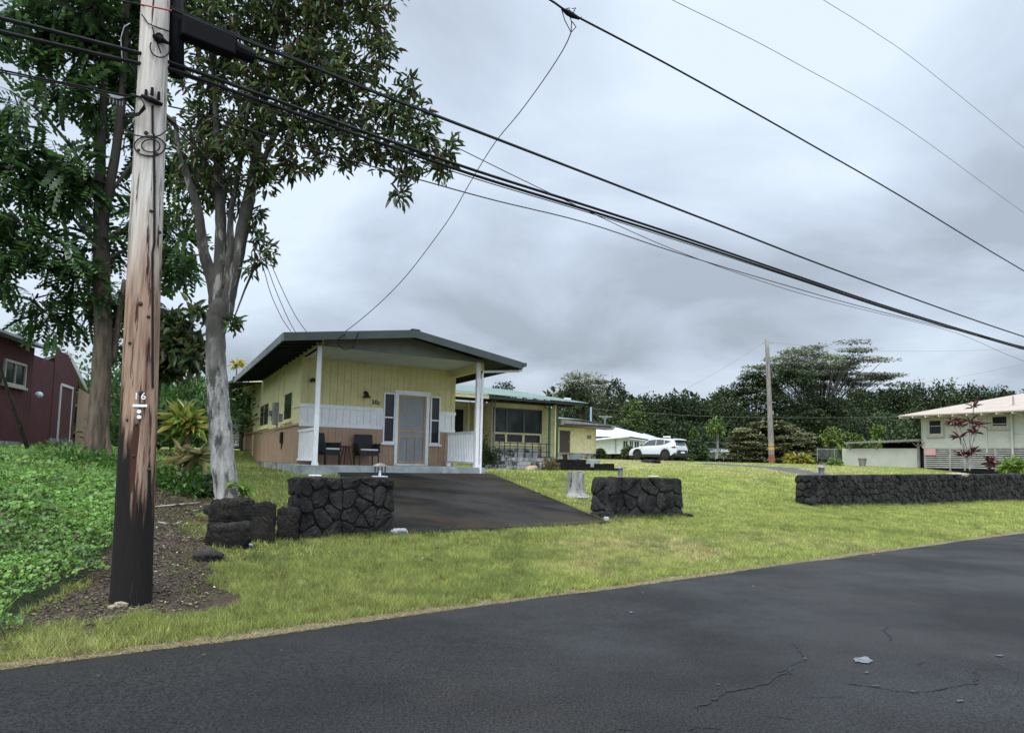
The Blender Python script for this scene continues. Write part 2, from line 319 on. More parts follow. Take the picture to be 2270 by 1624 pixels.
def ground():
    ss=np.concatenate([[-400,-120,-40,-12],np.arange(-8,-.3,1.2),np.arange(-.06,4,.07),np.arange(4,6,.14),np.arange(6,26,.35),np.arange(26,60,1.5),np.arange(60,130,6),[150,200,300,500,900]])
    tt=np.concatenate([[-700,-300,-120,-60,-30],np.arange(-20,-6,1.),np.arange(-6,5,.08),np.arange(5,22,.14),np.arange(22,60,.6),np.arange(60,130,4),[150,200,300,500,900]])
    S,T=np.meshgrid(ss,tt,indexing='ij'); X,Y=xy(S,T); Z=zt(X,Y); Z=np.where(S<-.05,-.06,Z)
    a,b=S.shape; idx=np.arange(a*b).reshape(a,b); F=np.stack([idx[:-1,:-1],idx[1:,:-1],idx[1:,1:],idx[:-1,1:]],-1).reshape(-1,4)[:,::-1]
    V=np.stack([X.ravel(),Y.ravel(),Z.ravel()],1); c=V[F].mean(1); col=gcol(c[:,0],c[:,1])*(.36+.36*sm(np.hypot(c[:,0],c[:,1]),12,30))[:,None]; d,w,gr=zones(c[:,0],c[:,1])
    n=fbm(c[:,0],c[:,1],.3,2)[:,None]; col[d]=(DIR*(.5+n*1.1))[d]; col[w]=(np.array([.03,.035,.018])*np.ones_like(n))[w]; col[gr]=(np.array([.10,.10,.10])*(.7+.6*n))[gr]
    s,t=st(c[:,0],c[:,1]); col[(s<.12)]=np.array([.15,.125,.085])
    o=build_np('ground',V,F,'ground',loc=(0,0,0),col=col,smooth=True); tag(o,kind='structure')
ground()
def road():
    mb=MB(); tt=np.concatenate([np.arange(-24,40,.25),np.arange(40,420,5)]); e=(vn(tt,tt*0,.9,3)-.5)*.10+(vn(tt,tt*0,.22,5)-.5)*.05
    rows=[]
    for i,t in enumerate(tt):
        row=[]
        for s in (e[i],-.25,-1.5,-3.2,-4.8,-6.4,-7.2):
            x,y=xy(s,t); z=.0+.02*math.sin(min(1,-min(s,0)/6.4)*math.pi); row.append((x,y,z))
        x,y=xy(e[i]+.01,t); row.insert(0,(x,y,-.05)); rows.append(row)
    k=len(rows[0]); V=[p for r in rows for p in r]; F=[(i*k+j,i*k+j+1,(i+1)*k+j+1,(i+1)*k+j) for i in range(len(rows)-1) for j in range(k-1)]
    mb.add(V,F)
    def rz(p): s,t=st(p[0],p[1]); return .02*math.sin(min(1,max(0,-float(s))/6.4)*math.pi)+.004
    def crack(px,w,mi=1):
        P=[onz(a,b,.015) for a,b in px]; Q=[]
        for a,b in zip(P[:-1],P[1:]):
            n=max(2,int(np.linalg.norm(b-a)/.035))
            for i in range(n):
                q=a+(b-a)*i/n; Q.append(q+np.array([random.gauss(0,.010),random.gauss(0,.010),0]))
        L_,R2=[],[]
        for i in range(len(Q)-1):
            d=Q[i+1]-Q[i]; d/=np.linalg.norm(d)+1e-9; nn=np.array([-d[1],d[0],0]); ww=w*random.uniform(.25,1.3)*min(1,(i+1)/4,(len(Q)-i)/4); q=Q[i].copy(); q[2]=rz(q); L_.append(q+nn*ww/2); R2.append(q-nn*ww/2)
        n=len(L_); mb.add(L_+R2,[(i,i+1,n+i+1,n+i) for i in range(n-1)],mi)
    def zc(x,y): return ((2000+x/1.3875)/1.6018,(1900+y/1.3875)/1.6018)
    crack([zc(*p) for p in ((1130,530),(1165,570),(1200,620),(1140,635),(1105,660),(1015,685))],.022)
    crack([zc(*p) for p in ((1105,688),(1130,655),(1040,700),(1010,728),(960,742),(870,765),(780,775),(765,800),(660,845),(675,880))],.026)
    crack([zc(*p) for p in ((1370,725),(1480,742),(1620,765),(1740,775),(1840,765),(1920,745),(2030,730),(2040,690),(2000,655))],.018)
    crack([zc(*p) for p in ((2000,655),(2100,660),(2240,655))],.014)
    crack([zc(*p) for p in ((1560,430),(1610,455),(1570,470),(1600,490),(1620,512),(1600,530))],.014)
    crack([zc(*p) for p in ((2105,370),(2080,390))],.02); crack([zc(*p) for p in ((920,885),(1050,900),(1200,915),(1260,938))],.012)
    crack([zc(*p) for p in ((1190,800),(1300,798),(1430,790))],.010); crack([zc(*p) for p in ((200,970),(300,960),(400,968))],.02); crack([zc(*p) for p in ((560,965),(700,950),(850,965))],.016)
    crack([zc(*p) for p in ((1720,640),(1780,628),(1860,626))],.009); crack([zc(*p) for p in ((2190,455),(2260,480))],.009)
    def zd(x,y): return (x/1.746/1.6018,(1900+y/1.746)/1.6018)
    crack([zd(*p) for p in ((435,965),(445,1000),(425,1060),(425,1130))],.010); crack([zd(*p) for p in ((400,1000),(445,1000),(465,1015))],.007)
    def patch(cx,cy,rx,ry,mi=2):
        c=onz(*zc(cx,cy),.015); ex=onz(*zc(cx+rx,cy),.015)-c; ey=onz(*zc(cx,cy-ry),.015)-c; n=18; P=[]
        for i in range(n):
            a=2*math.pi*i/n; r=random.uniform(.6,1.1); q=c+ex*math.cos(a)*r+ey*math.sin(a)*r; q[2]=rz(q)+.003; P.append(q)
        q=c.copy(); q[2]=rz(c)+.005; mb.add([q]+P,[(0,1+i,1+(i+1)%n) for i in range(n)],mi)
    patch(1475,618,55,18); patch(1495,680,12,6,3); patch(1955,818,22,6,3); patch(335,378,9,3); patch(2150,595,26,5,3); patch(1540,745,30,3,3); patch(1720,772,12,3,3); patch(765,740,10,3,3); patch(1190,612,8,4,3)
    for _ in range(26): patch(random.uniform(-1300,2200),random.uniform(200,900),random.uniform(2,6),random.uniform(1,2.5),3)
    o=mb.build('road','asphalt',loc=(0,0,0),extra=('crack','asphalt_patch','asphalt_wear')); tag(o,kind='structure')
road()
# ---------------------------------------------------------------- driveway
FRN=dirs(56.5); H=frame((-5.76,19.89),56.5,-26)      # yellow house: u along the front, v into the lot
DRV_NEAR=[gp(872,1186),gp(960,1184),gp(1050,1180),gp(1200,1171),gp(1352,1160)]
def driveway():
    A=[np.array(p) for p in DRV_NEAR]; far0=H(.55,-2.52,0); far1=H(4.95,-2.5,0); n=14; rows=[]
    m=8; near=[]
    for i in range(m+1):
        f=i/m*(len(A)-1); k=min(int(f),len(A)-2); near.append(A[k]+(A[k+1]-A[k])*(f-k))
    mb=MB(); V=[]
    for j in range(n+1):
        q=j/n
        for i in range(m+1):
            p=near[i]*(1-q)+(far0+(far1-far0)*i/m)*q; z=float(zt(p[0],p[1]))
            zz=near[i][2]+.03+(1.17-near[i][2])*q; z=max(z+.035,zz) if q<.97 else 1.19
            V.append((p[0]+random.gauss(0,.006),p[1],z))
    k=m+1; T=len(V); F=[(j*k+i,j*k+i+1,(j+1)*k+i+1,(j+1)*k+i) for j in range(n) for i in range(m)]
    mb.add(V,F); mb.add([(x,y,z-.14) for x,y,z in V],[])
    edge=[i for i in range(k)]+[j*k+m for j in range(1,n+1)]+[n*k+i for i in range(m-1,-1,-1)]+[j*k for j in range(n-1,0,-1)]
    for a,b in zip(edge,edge[1:]+edge[:1]): mb.f.append((a,b,T+b,T+a)); mb.mi.append(0)
    o=mb.build('driveway','driveway',loc=(0,0,0)); tag(o,kind='structure')
driveway()
DRIVE=[*DRV_NEAR,H(4.95,-2.5,0),H(.55,-2.5,0)]
# ---------------------------------------------------------------- grass blades
def blades(n,smin,smax,tmin,tmax,h,w,keep=None,cmul=1.,name='grass',dens=None):
    s=rng.uniform(smin,smax,n); t=rng.uniform(tmin,tmax,n); x,y=xy(s,t)
    ok=(y>1)&(np.abs(x/np.maximum(y,.1))<.78)
    x,y,s,t=x[ok],y[ok],s[ok],t[ok]; d,wd_,gr=zones(x,y); k=~d&~wd_&~gr&~inpoly(x,y,DRIVE)
    for P in EXCL: k&=~inpoly(x,y,P)
    tuft=fbm(x,y,.5,41)
    k&=rng.random(len(x))<np.clip(.55+tuft,0,1)
    cl1=vn(x,y,.075,43); cl2=vn(x,y,.16,44); near_=1-sm(y,16,26); k&=(cl1*.6+cl2*.4>.30*near_)
    k&=~((fbm(x,y,.35,45)>.66)&inpoly(x,y,DRY1))
    tuft=tuft*(1-near_*.7)+near_*.7*(cl1*.6+cl2*.4)
    k&=s>.05+.09*vn(t,t*0,.5,33)*vn(t,t*0,1.6,34)*2
    x,y,s,tuft=x[k],y[k],s[k],tuft[k]; return x,y,s,tuft
def blade_mesh(x,y,hh,ww,col,lean=.5,z=None):
    n=len(x); z=zt(x,y) if z is None else z; a=rng.uniform(0,2*np.pi,n); b=rng.uniform(0,2*np.pi,n); ll=hh*rng.uniform(.1,lean,n)*1.3
    P=np.stack([x,y,z-.005],1); W=np.stack([np.cos(a),np.sin(a),0*a],1)*ww[:,None]/2; T=np.stack([np.cos(b)*ll,np.sin(b)*ll,hh],1)
    V=np.stack([P-W,P+W,P+T],1).reshape(-1,3); F=np.arange(3*n).reshape(-1,3); return V,F,col
# footprints kept free of grass
def foot(fr,u0,u1,v0,v1): return [fr(u0,v0,0),fr(u1,v0,0),fr(u1,v1,0),fr(u0,v1,0)]
WALL1A,WALL1B=gp(662,1197),gp(869,1188); WALL2A,WALL2B=gp(1349,1152),gp(1508,1148)
def hd(a,b): return math.degrees(math.atan2(b[0]-a[0],b[1]-a[1]))
W1=frame(WALL1A,hd(WALL1A,WALL1B),hd(WALL1A,WALL1B)-90); W1L=float(np.linalg.norm((WALL1B-WALL1A)[:2]))
W2=frame(WALL2A,hd(WALL2A,WALL2B),hd(WALL2A,WALL2B)-90); W2L=float(np.linalg.norm((WALL2B-WALL2A)[:2]))
WALL3A,WALL3M,WALL3B=gp(1798,1124),gp(1890,1130),gp(2420,1106)
EXCL=[foot(H,-.1,4.9,-2.6,15),foot(W1,-.05,W1L+.02,0,.45),foot(W2,-.02,W2L,0,.45)]
def grass():
    VV,FF,CC=[],[],[]; off=0
    def addm(V,F,c):
        nonlocal off
        VV.append(V); FF.append(F+off); CC.append(c); off+=len(V)
    for (n,s0,s1,t0,t1,h0,h1,w) in ((300000,0.06,2.6,-6,9,.035,.085,.0055),(230000,.06,5,4,20,.035,.08,.008),(130000,2,10,0,26,.04,.08,.013),(120000,.05,6,18,46,.04,.08,.017),(120000,6,24,2,60,.04,.08,.028)):
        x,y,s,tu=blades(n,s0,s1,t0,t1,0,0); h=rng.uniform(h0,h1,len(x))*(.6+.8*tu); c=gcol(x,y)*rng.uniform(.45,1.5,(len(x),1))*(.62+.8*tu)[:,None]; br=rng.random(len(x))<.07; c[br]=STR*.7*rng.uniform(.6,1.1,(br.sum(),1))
        addm(*blade_mesh(x,y,h,np.full(len(x),w)*rng.uniform(.7,1.3,len(x)),c,.9))
    # longer fringe and dry straw along the road edge
    n=90000; t=rng.uniform(-3,40,n); s=rng.uniform(-.03,.12,n)+(vn(t,t*0,1.1,8)-.5)*.10; x,y=xy(s,t); k=np.abs(x/y)<.78; x,y,s,t=x[k],y[k],s[k],t[k]
    c=STR*rng.uniform(.55,1.1,(len(x),1)); nz_=vn(t,t*0,1.3,28)*.6+vn(t,t*0,.3,29)*.4; gg=(rng.random(len(x))<.12); c[gg]=gcol(x,y)[gg]*rng.uniform(.6,1.1,(gg.sum(),1))
    addm(*blade_mesh(x,y,rng.uniform(.008,.022,len(x)),np.full(len(x),.008),c,4.5,z=np.maximum(zt(x,y),.004)))
    # sparse blades and sprigs in the bare soil
    n=60000; P=np.array(DIRT)[:,:2]; x=rng.uniform(P[:,0].min(),P[:,0].max(),n); y=rng.uniform(P[:,1].min(),P[:,1].max(),n); k=inpoly(x,y,DIRT)&(fbm(x,y,.6,77)>.46+rng.normal(0,.04,n)); x,y=x[k],y[k]
    c=gcol(x,y)*rng.uniform(.5,1,(len(x),1)); addm(*blade_mesh(x,y,rng.uniform(.02,.05,len(x)),np.full(len(x),.006),c,1.4))
    # ragged taller growth at the foot of the walls and among the vine
    def fringe(A,B,n,h0,h1,off=.10):
        q=rng.random(n); d_=(np.array(B)-np.array(A))[:2]; nn=np.array([d_[1],-d_[0]]); nn=nn/np.linalg.norm(nn); o_=rng.uniform(min(-.02,off),max(.02,off),n)+.03*np.sign(off); x=A[0]+d_[0]*q+nn[0]*o_; y=A[1]+d_[1]*q+nn[1]*o_; k=vn(x,y,.25,88)>.35; x,y=x[k],y[k]
        addm(*blade_mesh(x,y,rng.uniform(h0,h1,len(x)),np.full(len(x),.008),gcol(x,y)*rng.uniform(.4,1.2,(len(x),1)),1.2))
    fringe(WALL1A,WALL1B,1500,.04,.14); fringe(WALL2A,WALL2B,1500,.04,.16); fringe(WALL3A,WALL3B,9000,.05,.16,.2); fringe(DRV_NEAR[0],DRV_NEAR[-1],3500,.04,.09,-.16); fringe(DRV_NEAR[-1],H(4.95,-2.5,0),2500,.04,.10,.12)
    P=np.array(WEED)[:,:2]; n=120000; x=rng.uniform(-16,-2.8,n); y=rng.uniform(4.5,26,n); k=soft(x,y,WEED,.3,9)&(np.abs(x/y)<.78)&(vn(x,y,.5,97)>.45)&(rng.random(n)<np.clip(9/np.hypot(x,y),.2,1)); x,y=x[k],y[k]
    addm(*blade_mesh(x,y,rng.uniform(.10,.34,len(x)),np.full(len(x),.008)*np.clip(np.hypot(x,y)/8,1,2),np.array([.17,.27,.06])*rng.uniform(.45,1.3,(len(x),1)),1.0))
    o=build_np('grass',np.concatenate(VV),np.concatenate(FF),'grass',loc=(0,0,0),col=np.concatenate(CC)); tag(o,'short yellow green lawn grass with straw edge along the road','grass',kind='stuff')
grass()
# ---------------------------------------------------------------- instanced leaves
def rotm(ax,nrm):
    ax=ax/(np.linalg.norm(ax,axis=1,keepdims=True)+1e-9); nrm=nrm-ax*(nrm*ax).sum(1,keepdims=True); nrm/=np.linalg.norm(nrm,axis=1,keepdims=True)+1e-9
    sd_=np.cross(nrm,ax); return np.stack([sd_,ax,nrm],2)   # columns: x side, y along, z normal
LEAFV=np.array([(0,0,0),(-.5,.35,.10),(-.34,.72,.06),(0,1,-.10),(.34,.72,.06),(.5,.35,.10)]); LEAFF=np.array([(0,3,2,1),(0,5,4,3)])
HEARTV=np.array([(0,0,0),(-.55,-.12,.05),(-.5,.45,.10),(0,1,-.06),(.5,.45,.10),(.55,-.12,.05)])
def place(TV,TF,P,Rm,S):
    """TV template, P positions (n,3), Rm (n,3,3), S (n,3) scale"""
    n=len(P); V=(np.einsum('nij,nkj->nki',Rm,TV[None]*S[:,None,:])+P[:,None,:]).reshape(-1,3)
    F=(TF[None]+(np.arange(n)*len(TV))[:,None,None]).reshape(-1,TF.shape[1]); return V,F
def rv(n): v=rng.normal(size=(n,3)); return v/np.linalg.norm(v,axis=1,keepdims=True)
def weeds():
    P=np.array(WEED)[:,:2]; n=300000; x=rng.uniform(-16,-2.8,n); y=rng.uniform(4.5,26,n); k=soft(x,y,WEED,.3,9)&(np.abs(x/y)<.78)&(rng.random(n)<np.clip(9/np.hypot(x,y),.18,1)**1.1); x,y=x[k],y[k]; n=len(x)
    hgt=.03+.20*fbm(x,y,1.1,51)+.09*fbm(x,y,.35,52)
    z=zt(x,y)+hgt*rng.uniform(.35,1,n)**.5
    nr=np.stack([rng.normal(0,.45,n),rng.normal(-.25,.45,n),np.ones(n)],1); ax=rv(n); ax[:,2]-=.35; sc=rng.uniform(.014,.042,n)*np.clip(np.hypot(x,y)/8,1,2.0); S=np.stack([sc,sc,sc],1)
    V,F=place(HEARTV,LEAFF,np.stack([x,y,z],1),rotm(ax,nr),S)
    f=fbm(x,y,.9,61); c=np.array([.165,.315,.06])*(.4+1.0*f)[:,None]*rng.uniform(.6,1.35,(n,1)); yl=rng.random(n)<.04; c[yl]=np.array([.28,.34,.08]); dk=vn(x,y,.45,63)*vn(x,y,.2,64)>.42; c[dk]*=.55; br=rng.random(n)<.02; c[br]=np.array([.16,.11,.06])
    o=build_np('groundcover_vine',V,F,'leaf',loc=(0,0,0),col=np.repeat(c,2,0)); tag(o,'dense green creeping vine weeds covering the slope left of the utility pole','weeds',kind='stuff')
    # leaf litter, chips and twigs
    n=60000; D=np.array(DIRT)[:,:2]; x=rng.uniform(D[:,0].min()-.3,D[:,0].max()+.3,n); y=rng.uniform(D[:,1].min(),D[:,1].max(),n); k=inpoly(x,y,DIRT); x,y=x[k],y[k]; s2=rng.uniform(-1.2,13,700); t2=rng.uniform(0,30,700); x2,y2=xy(s2,t2); k2=~inpoly(x2,y2,DRIVE)|(rng.random(700)<.3); x=np.concatenate([x,x2[k2]]); y=np.concatenate([y,y2[k2]]); n=len(x)
    ax=rv(n); ax[:,2]*=.15; nr=rv(n)*.35; nr[:,2]=1; sc=rng.uniform(.012,.05,n); S=np.stack([sc*rng.uniform(.2,.8,n),sc,sc*.5],1)
    V,F=place(LEAFV,LEAFF,np.stack([x,y,np.maximum(zt(x,y),.0)+np.where(inpoly(x,y,DIRT),.012,.03)],1),rotm(ax,nr),S); pal=np.array([(.13,.085,.055),(.035,.026,.022),(.27,.19,.12),(.10,.06,.055),(.48,.42,.34),(.09,.15,.04),(.015,.014,.014)]); c=pal[rng.choice(7,n,p=[.27,.25,.07,.15,.015,.125,.12])]*rng.uniform(.6,1.3,(n,1))
    o=build_np('leaf_litter',V,F,'litter',loc=(0,0,0),col=np.repeat(c,2,0)); tag(o,'brown leaf litter and wood chips on the bare soil round the utility pole','litter',kind='stuff')
weeds()
# ---------------------------------------------------------------- stones and lava walls
def clip(poly,px,py,nx,ny):
    out=[]
    for i in range(len(poly)):
        a,b=poly[i],poly[(i+1)%len(poly)]; da=(a[0]-px)*nx+(a[1]-py)*ny; db=(b[0]-px)*nx+(b[1]-py)*ny
        if da<=0: out.append(a)
        if da*db<0: q=da/(da-db); out.append((a[0]+(b[0]-a[0])*q,a[1]+(b[1]-a[1])*q))
    return out
def cells(Lx,Hy,size,seed,hfun=None):
    rd=random.Random(seed); S=[]; ny=max(1,round(Hy/size)); 
    for j in range(ny):
        big=size*(1.25 if j==0 else rd.uniform(.85,1.1)); nx=max(1,round(Lx/big))
        for i in range(nx): S.append(((i+.5+rd.uniform(-.46,.46))*Lx/nx,(j+.5+rd.uniform(-.46,.46))*Hy/ny))
    out=[]
    for i,a in enumerate(S):
        P=[(0,0),(Lx,0),(Lx,Hy),(0,Hy)]
        for j,b in enumerate(S):
            if i==j or abs(a[0]-b[0])>size*4: continue
            P=clip(P,(a[0]+b[0])/2,(a[1]+b[1])/2,b[0]-a[0],b[1]-a[1])
            if len(P)<3: break
        if len(P)>=3: out.append(P)
    return out
def stone_face(mb,cl,mapf,bul,rd,gap=.005):
    for P in cl:
        n=len(P); cx=sum(p[0] for p in P)/n; cy=sum(p[1] for p in P)/n; ring=[]
        for i in range(n):
            a,b=P[i],P[(i+1)%n]; l=math.hypot(b[0]-a[0],b[1]-a[1]); k=max(1,int(l/.07))
            for q in range(k): ring.append((a[0]+(b[0]-a[0])*q/k,a[1]+(b[1]-a[1])*q/k))
        # round the corners
        for _ in range(1): ring=[((ring[i-1][0]+2*ring[i][0]+ring[(i+1)%len(ring)][0])/4,(ring[i-1][1]+2*ring[i][1]+ring[(i+1)%len(ring)][1])/4) for i in range(len(ring))]
        K=len(ring); R0=sum(math.hypot(x-cx,y-cy) for x,y in ring)/K; base=len(mb.v); B=bul*rd.uniform(.7,1.4); tx,ty=rd.uniform(-.25,.25),rd.uniform(-.25,.25)
        for q,h in ((1-gap/R0,-.045/B),(1-gap/R0-.03,.25),(.84,.75),(.5,.95)):
            for x,y in ring:
                X,Y=cx+(x-cx)*q,cy+(y-cy)*q; hh=h*B+(rd.gauss(0,.006) if h>0 else 0)+((x-cx)*tx+(y-cy)*ty)*q*(1 if h>0 else 0)*.5; mb.v.append(tuple(mapf(X+rd.gauss(0,.003),Y+rd.gauss(0,.003),hh)))
        mb.v.append(tuple(mapf(cx,cy,B)))
        for r in range(3):
            for k in range(K): a=base+r*K+k; b=base+r*K+(k+1)%K; mb.f.append((a,b,b+K,a+K)); mb.mi.append(0)
        for k in range(K): mb.f.append((base+3*K+k,base+3*K+(k+1)%K,base+4*K)); mb.mi.append(0)
def lava_wall(label,fr,Lx,T,zb0,zb1,ztop0,ztop1,size,seed,cat='stone wall',name='lava_rock_wall',splay=0):
    rd=random.Random(seed); h=max(ztop0,ztop1)-min(zb0,zb1); loc=fr(Lx/2,T/2,min(zb0,zb1)); t=thing(name,label,cat,loc)
    zb=lambda u:zb0+(zb1-zb0)*u/Lx-.06; ztp=lambda u:ztop0+(ztop1-ztop0)*u/Lx
    mb=MB()
    def mf(x,y,b): q=y/h; return fr((x-Lx/2)*(1+splay*(1-q))+Lx/2,-b-.12*(1-q)*0+ (0 if True else 0),zb(x)+(ztp(x)-zb(x))*q)
    stone_face(mb,cells(Lx,h,size,seed),mf,.028,rd)
    stone_face(mb,cells(T,h,size,seed+1),lambda x,y,b:fr(-b-splay*Lx/2*(1-y/h),T-x,zb(0)+(ztp(0)-zb(0))*y/h),.04,rd)
    stone_face(mb,cells(T,h,size,seed+2),lambda x,y,b:fr(Lx+b+splay*Lx/2*(1-y/h),x,zb(Lx)+(ztp(Lx)-zb(Lx))*y/h),.04,rd)
    stone_face(mb,cells(Lx,h,size*1.2,seed+4),lambda x,y,b:fr(Lx-x,T+b,zb(Lx-x)+(ztp(Lx-x)-.02-zb(Lx-x))*y/h),.04,rd)
    stone_face(mb,cells(Lx,T,size*.8,seed+3),lambda x,y,b:fr(x,y,ztp(x)+b*.5-.012),.018,rd)
    mb.build('stonework','lava',t)
    c=MB(); i=.02; c.hexa([fr(i,i,zb(0)),fr(Lx-i,i,zb(Lx)),fr(Lx-i,T-i,zb(Lx)),fr(i,T-i,zb(0)),fr(i,i,ztp(0)-i),fr(Lx-i,i,ztp(Lx)-i),fr(Lx-i,T-i,ztp(Lx)-i),fr(i,T-i,ztp(0)-i)]); c.build('mortar','mortar',t)
    return t
P0=onp(662,1058,WALL1A,np.array([W1.du[1],-W1.du[0],0])); ZT1=float(P0[2])
lava_wall('black lava rock wall left of the dark driveway, with a lantern on top',W1,W1L,.42,WALL1A[2],WALL1B[2],ZT1,ZT1,.25,11)
P0=onp(1360,1057,WALL2A,np.array([W2.du[1],-W2.du[0],0])); ZT2=float(P0[2])
lava_wall('short black lava rock pillar right of the driveway on the lawn',W2,W2L,.5,WALL2A[2],WALL2B[2],ZT2,ZT2-.02,.31,8,splay=.10)
W3=frame(WALL3A,hd(WALL3A,WALL3B),hd(WALL3A,WALL3B)-90); W3L=float(np.linalg.norm((WALL3B-WALL3A)[:2]))
nW3=np.array([W3.du[1],-W3.du[0],0]); ZT3a=float(onp(1815,1053,WALL3A,nW3)[2]); ZT3b=float(onp(2270,1049,WALL3A,nW3)[2])
lava_wall('long black lava rock wall beside the road at the right',W3,W3L,.5,WALL3A[2],WALL3B[2],ZT3a,ZT3b+.06,.26,15)
def rock(name,label,cat,c,dim,seed,material='lava_warm',rot=0,e=3.2,group=None,n=12,rough=.05):
    rd=random.Random(seed); bm=bmesh.new(); bmesh.ops.create_cube(bm,size=2); bmesh.ops.subdivide_edges(bm,edges=bm.edges,cuts=n,use_grid_fill=True); ca,sa=math.cos(rot),math.sin(rot); ph=[rd.uniform(0,9) for _ in range(9)]
    from mathutils import noise as mn
    for v in bm.verts:
        p=v.co; l=(abs(p.x)**e+abs(p.y)**e+abs(p.z)**e)**(1/e); p=p/l
        q=Vector((p.x+ph[0],p.y+ph[1],p.z+ph[2])); k=1+.16*mn.noise(q*1.1)+.12*mn.noise(q*2.7)+rough*mn.noise(q*7)+rough*.5*mn.noise(q*15)
        p=p*k; x,y,z=p.x*dim[0]/2,p.y*dim[1]/2,(p.z+.85)*dim[2]/1.85; v.co=(x*ca-y*sa,x*sa+y*ca,z)
    me=bpy.data.meshes.new(name); bm.to_mesh(me); bm.free(); o=finish(me,name,material,None,(c[0],c[1],c[2]-.03),True); tag(o,label,cat,group); return o
def rock_px(label,x0,x1,ytop,ybot,seed,depth=None,thick=.9,material='lava_warm',e=3.2,group=None,name='lava_boulder',cat='boulder',rough=.05):
    b=gp((x0+x1)/2,ybot) if depth is None else at((x0+x1)/2,ybot,depth); d=b[1]; w=(x1-x0)/FPX*d; h=(ybot-ytop)/FPX*d
    th=w*thick; b=b+np.array([b[0]/d,1,0])*th*.45
    return rock(name,label,cat,b,(w*1.02,th,h*1.04),seed,material,rot=-math.atan2(b[0],b[1]),e=e,group=group,rough=rough)
rock_px('lower of two stacked flat lava boulders beside the pale tree trunk',463,550,1162,1216,1,thick=.6,e=8,rough=.09)
rock_px('upper stacked lava boulder at the foot of the pale tree trunk',470,552,1104,1156,2,depth=11.3,thick=.55,e=5,rough=.1)
rock_px('tall upright lava boulder second from the left in the boulder row',558,606,1119,1203,3,thick=.6,e=9,rough=.09)
rock_px('leaning lava boulder with sloped top left of the rock wall',615,660,1128,1199,4,thick=.6,e=6,rough=.09)
rock_px('narrow upright lava slab against the left end of the rock wall',648,664,1088,1190,5,depth=11.6,thick=1.2,e=8,rough=.08)
for i,(x0,x1,y0,y1,l) in enumerate(((438,476,1052,1080,'small black lava rock in the heap behind the pale trunk, topmost'),(444,484,1072,1104,'jagged black lava rock left of the pale trunk, middle of the heap'),(452,478,1118,1142,'dark lava rock wedged left of the stacked boulders'),(400,446,1070,1094,'flat dark lava rock at the left end of the rock heap'))):
    rock_px(l,x0,x1,y0,y1,20+i,material='lava',rough=.12)
rock_px('low flat grey stone in the soil left of the grass corner',432,492,1222,1246,31,thick=.8,material='lava',name='flat_stone',cat='stone')
rock_px('small tan rock at the foot of the utility pole',256,290,1330,1348,32,material='stone_tan',name='small_rock',cat='rock')
rock_px('smaller brown rock just left of the tan rock at the pole foot',240,256,1336,1348,33,material='stone_tan',name='small_rock',cat='rock')
rock_px('grey pebble right of the utility pole base',362,378,1328,1338,34,material='lava',name='small_rock',cat='rock')
rock_px('white concrete chunk at the near left corner of the driveway',864,902,1170,1188,35,material='old_concrete',thick=.9,e=4,rough=.12,name='concrete_chunk',cat='concrete chunk')
rock_px('reddish brown lump of rock lying in the lawn',602,626,1298,1308,36,material='rust',name='small_rock',cat='rock')
rock_px('tiny white stone on the soil right of the pole',351,358,1340,1345,37,material='white',name='pebble',cat='pebble')
rock_px('low dark mound of rubble and dirt in front of the parked car',1423,1463,1018,1026,38,material='lava',thick=1.,name='dirt_mound',cat='dirt mound')
rock_px('broken grey rubble at the right foot of the rock pillar',1500,1535,1136,1146,39,material='lava',thick=1.2,name='rubble',cat='rubble')
rock_px('small pale block at the left foot of the rock pillar',1338,1350,1143,1158,40,material='old_concrete',name='concrete_block',cat='concrete block')
rock_px('smooth brown boulder behind the long rock wall',2100,2145,1046,1056,41,depth=27.5,material='stone_tan',e=2.3,thick=1)
def bottle():
    c=gp(541,1213); f=frame(c,70,-20); mb=MB(); mb.tube([f(-.10,0,c[2]+.04),f(.05,0,c[2]+.04),f(.08,0,c[2]+.035),f(.11,0,c[2]+.03)],[.035,.035,.015,.013],12); tag(mb.build('plastic_bottle','plastic_clear',smooth=True),'crushed clear plastic bottle at the foot of the boulder row','bottle')
bottle()
# ---------------------------------------------------------------- yellow house 30c
def windowpart(parent,f,u0,u1,w0,w1,v,out,frame_w=.06,mulls=(),rails=(),fm='white_trim',sill=True,glass='glass_dark',wall='front',name='window'):
    """window on plane v (outside towards -v) or on side plane when wall='side' (outside towards -u)"""
    if wall=='front': B=lambda mb,a,b,c,d,o0,o1: mb.box(f,a,b,v-o1,v-o0,c,d)
    else: B=lambda mb,a,b,c,d,o0,o1: mb.box(f,v-o1,v-o0,a,b,c,d)
    mb=MB(); B(mb,u0,u0+frame_w,w0,w1,0,out); B(mb,u1-frame_w,u1,w0,w1,0,out); B(mb,u0+frame_w,u1-frame_w,w1-frame_w,w1,0,out*.98); B(mb,u0+frame_w,u1-frame_w,w0,w0+frame_w,0,out*.98)
    for q in mulls: B(mb,q-.02,q+.02,w0+frame_w,w1-frame_w,0,out*.8)
    for q in rails: B(mb,u0+frame_w,u1-frame_w,q-.02,q+.02,0,out*.78)
    wn=mb.build(name,fm,parent)
    gb=MB(); B(gb,u0+frame_w,u1-frame_w,w0+frame_w,w1-frame_w,.004,.012); gb.build('pane',glass,wn)
    if sill: sb=MB(); B(sb,u0-.05,u1+.05,w0-.06,w0,0,out+.05); sb.build('sill',fm,wn)
    return wn
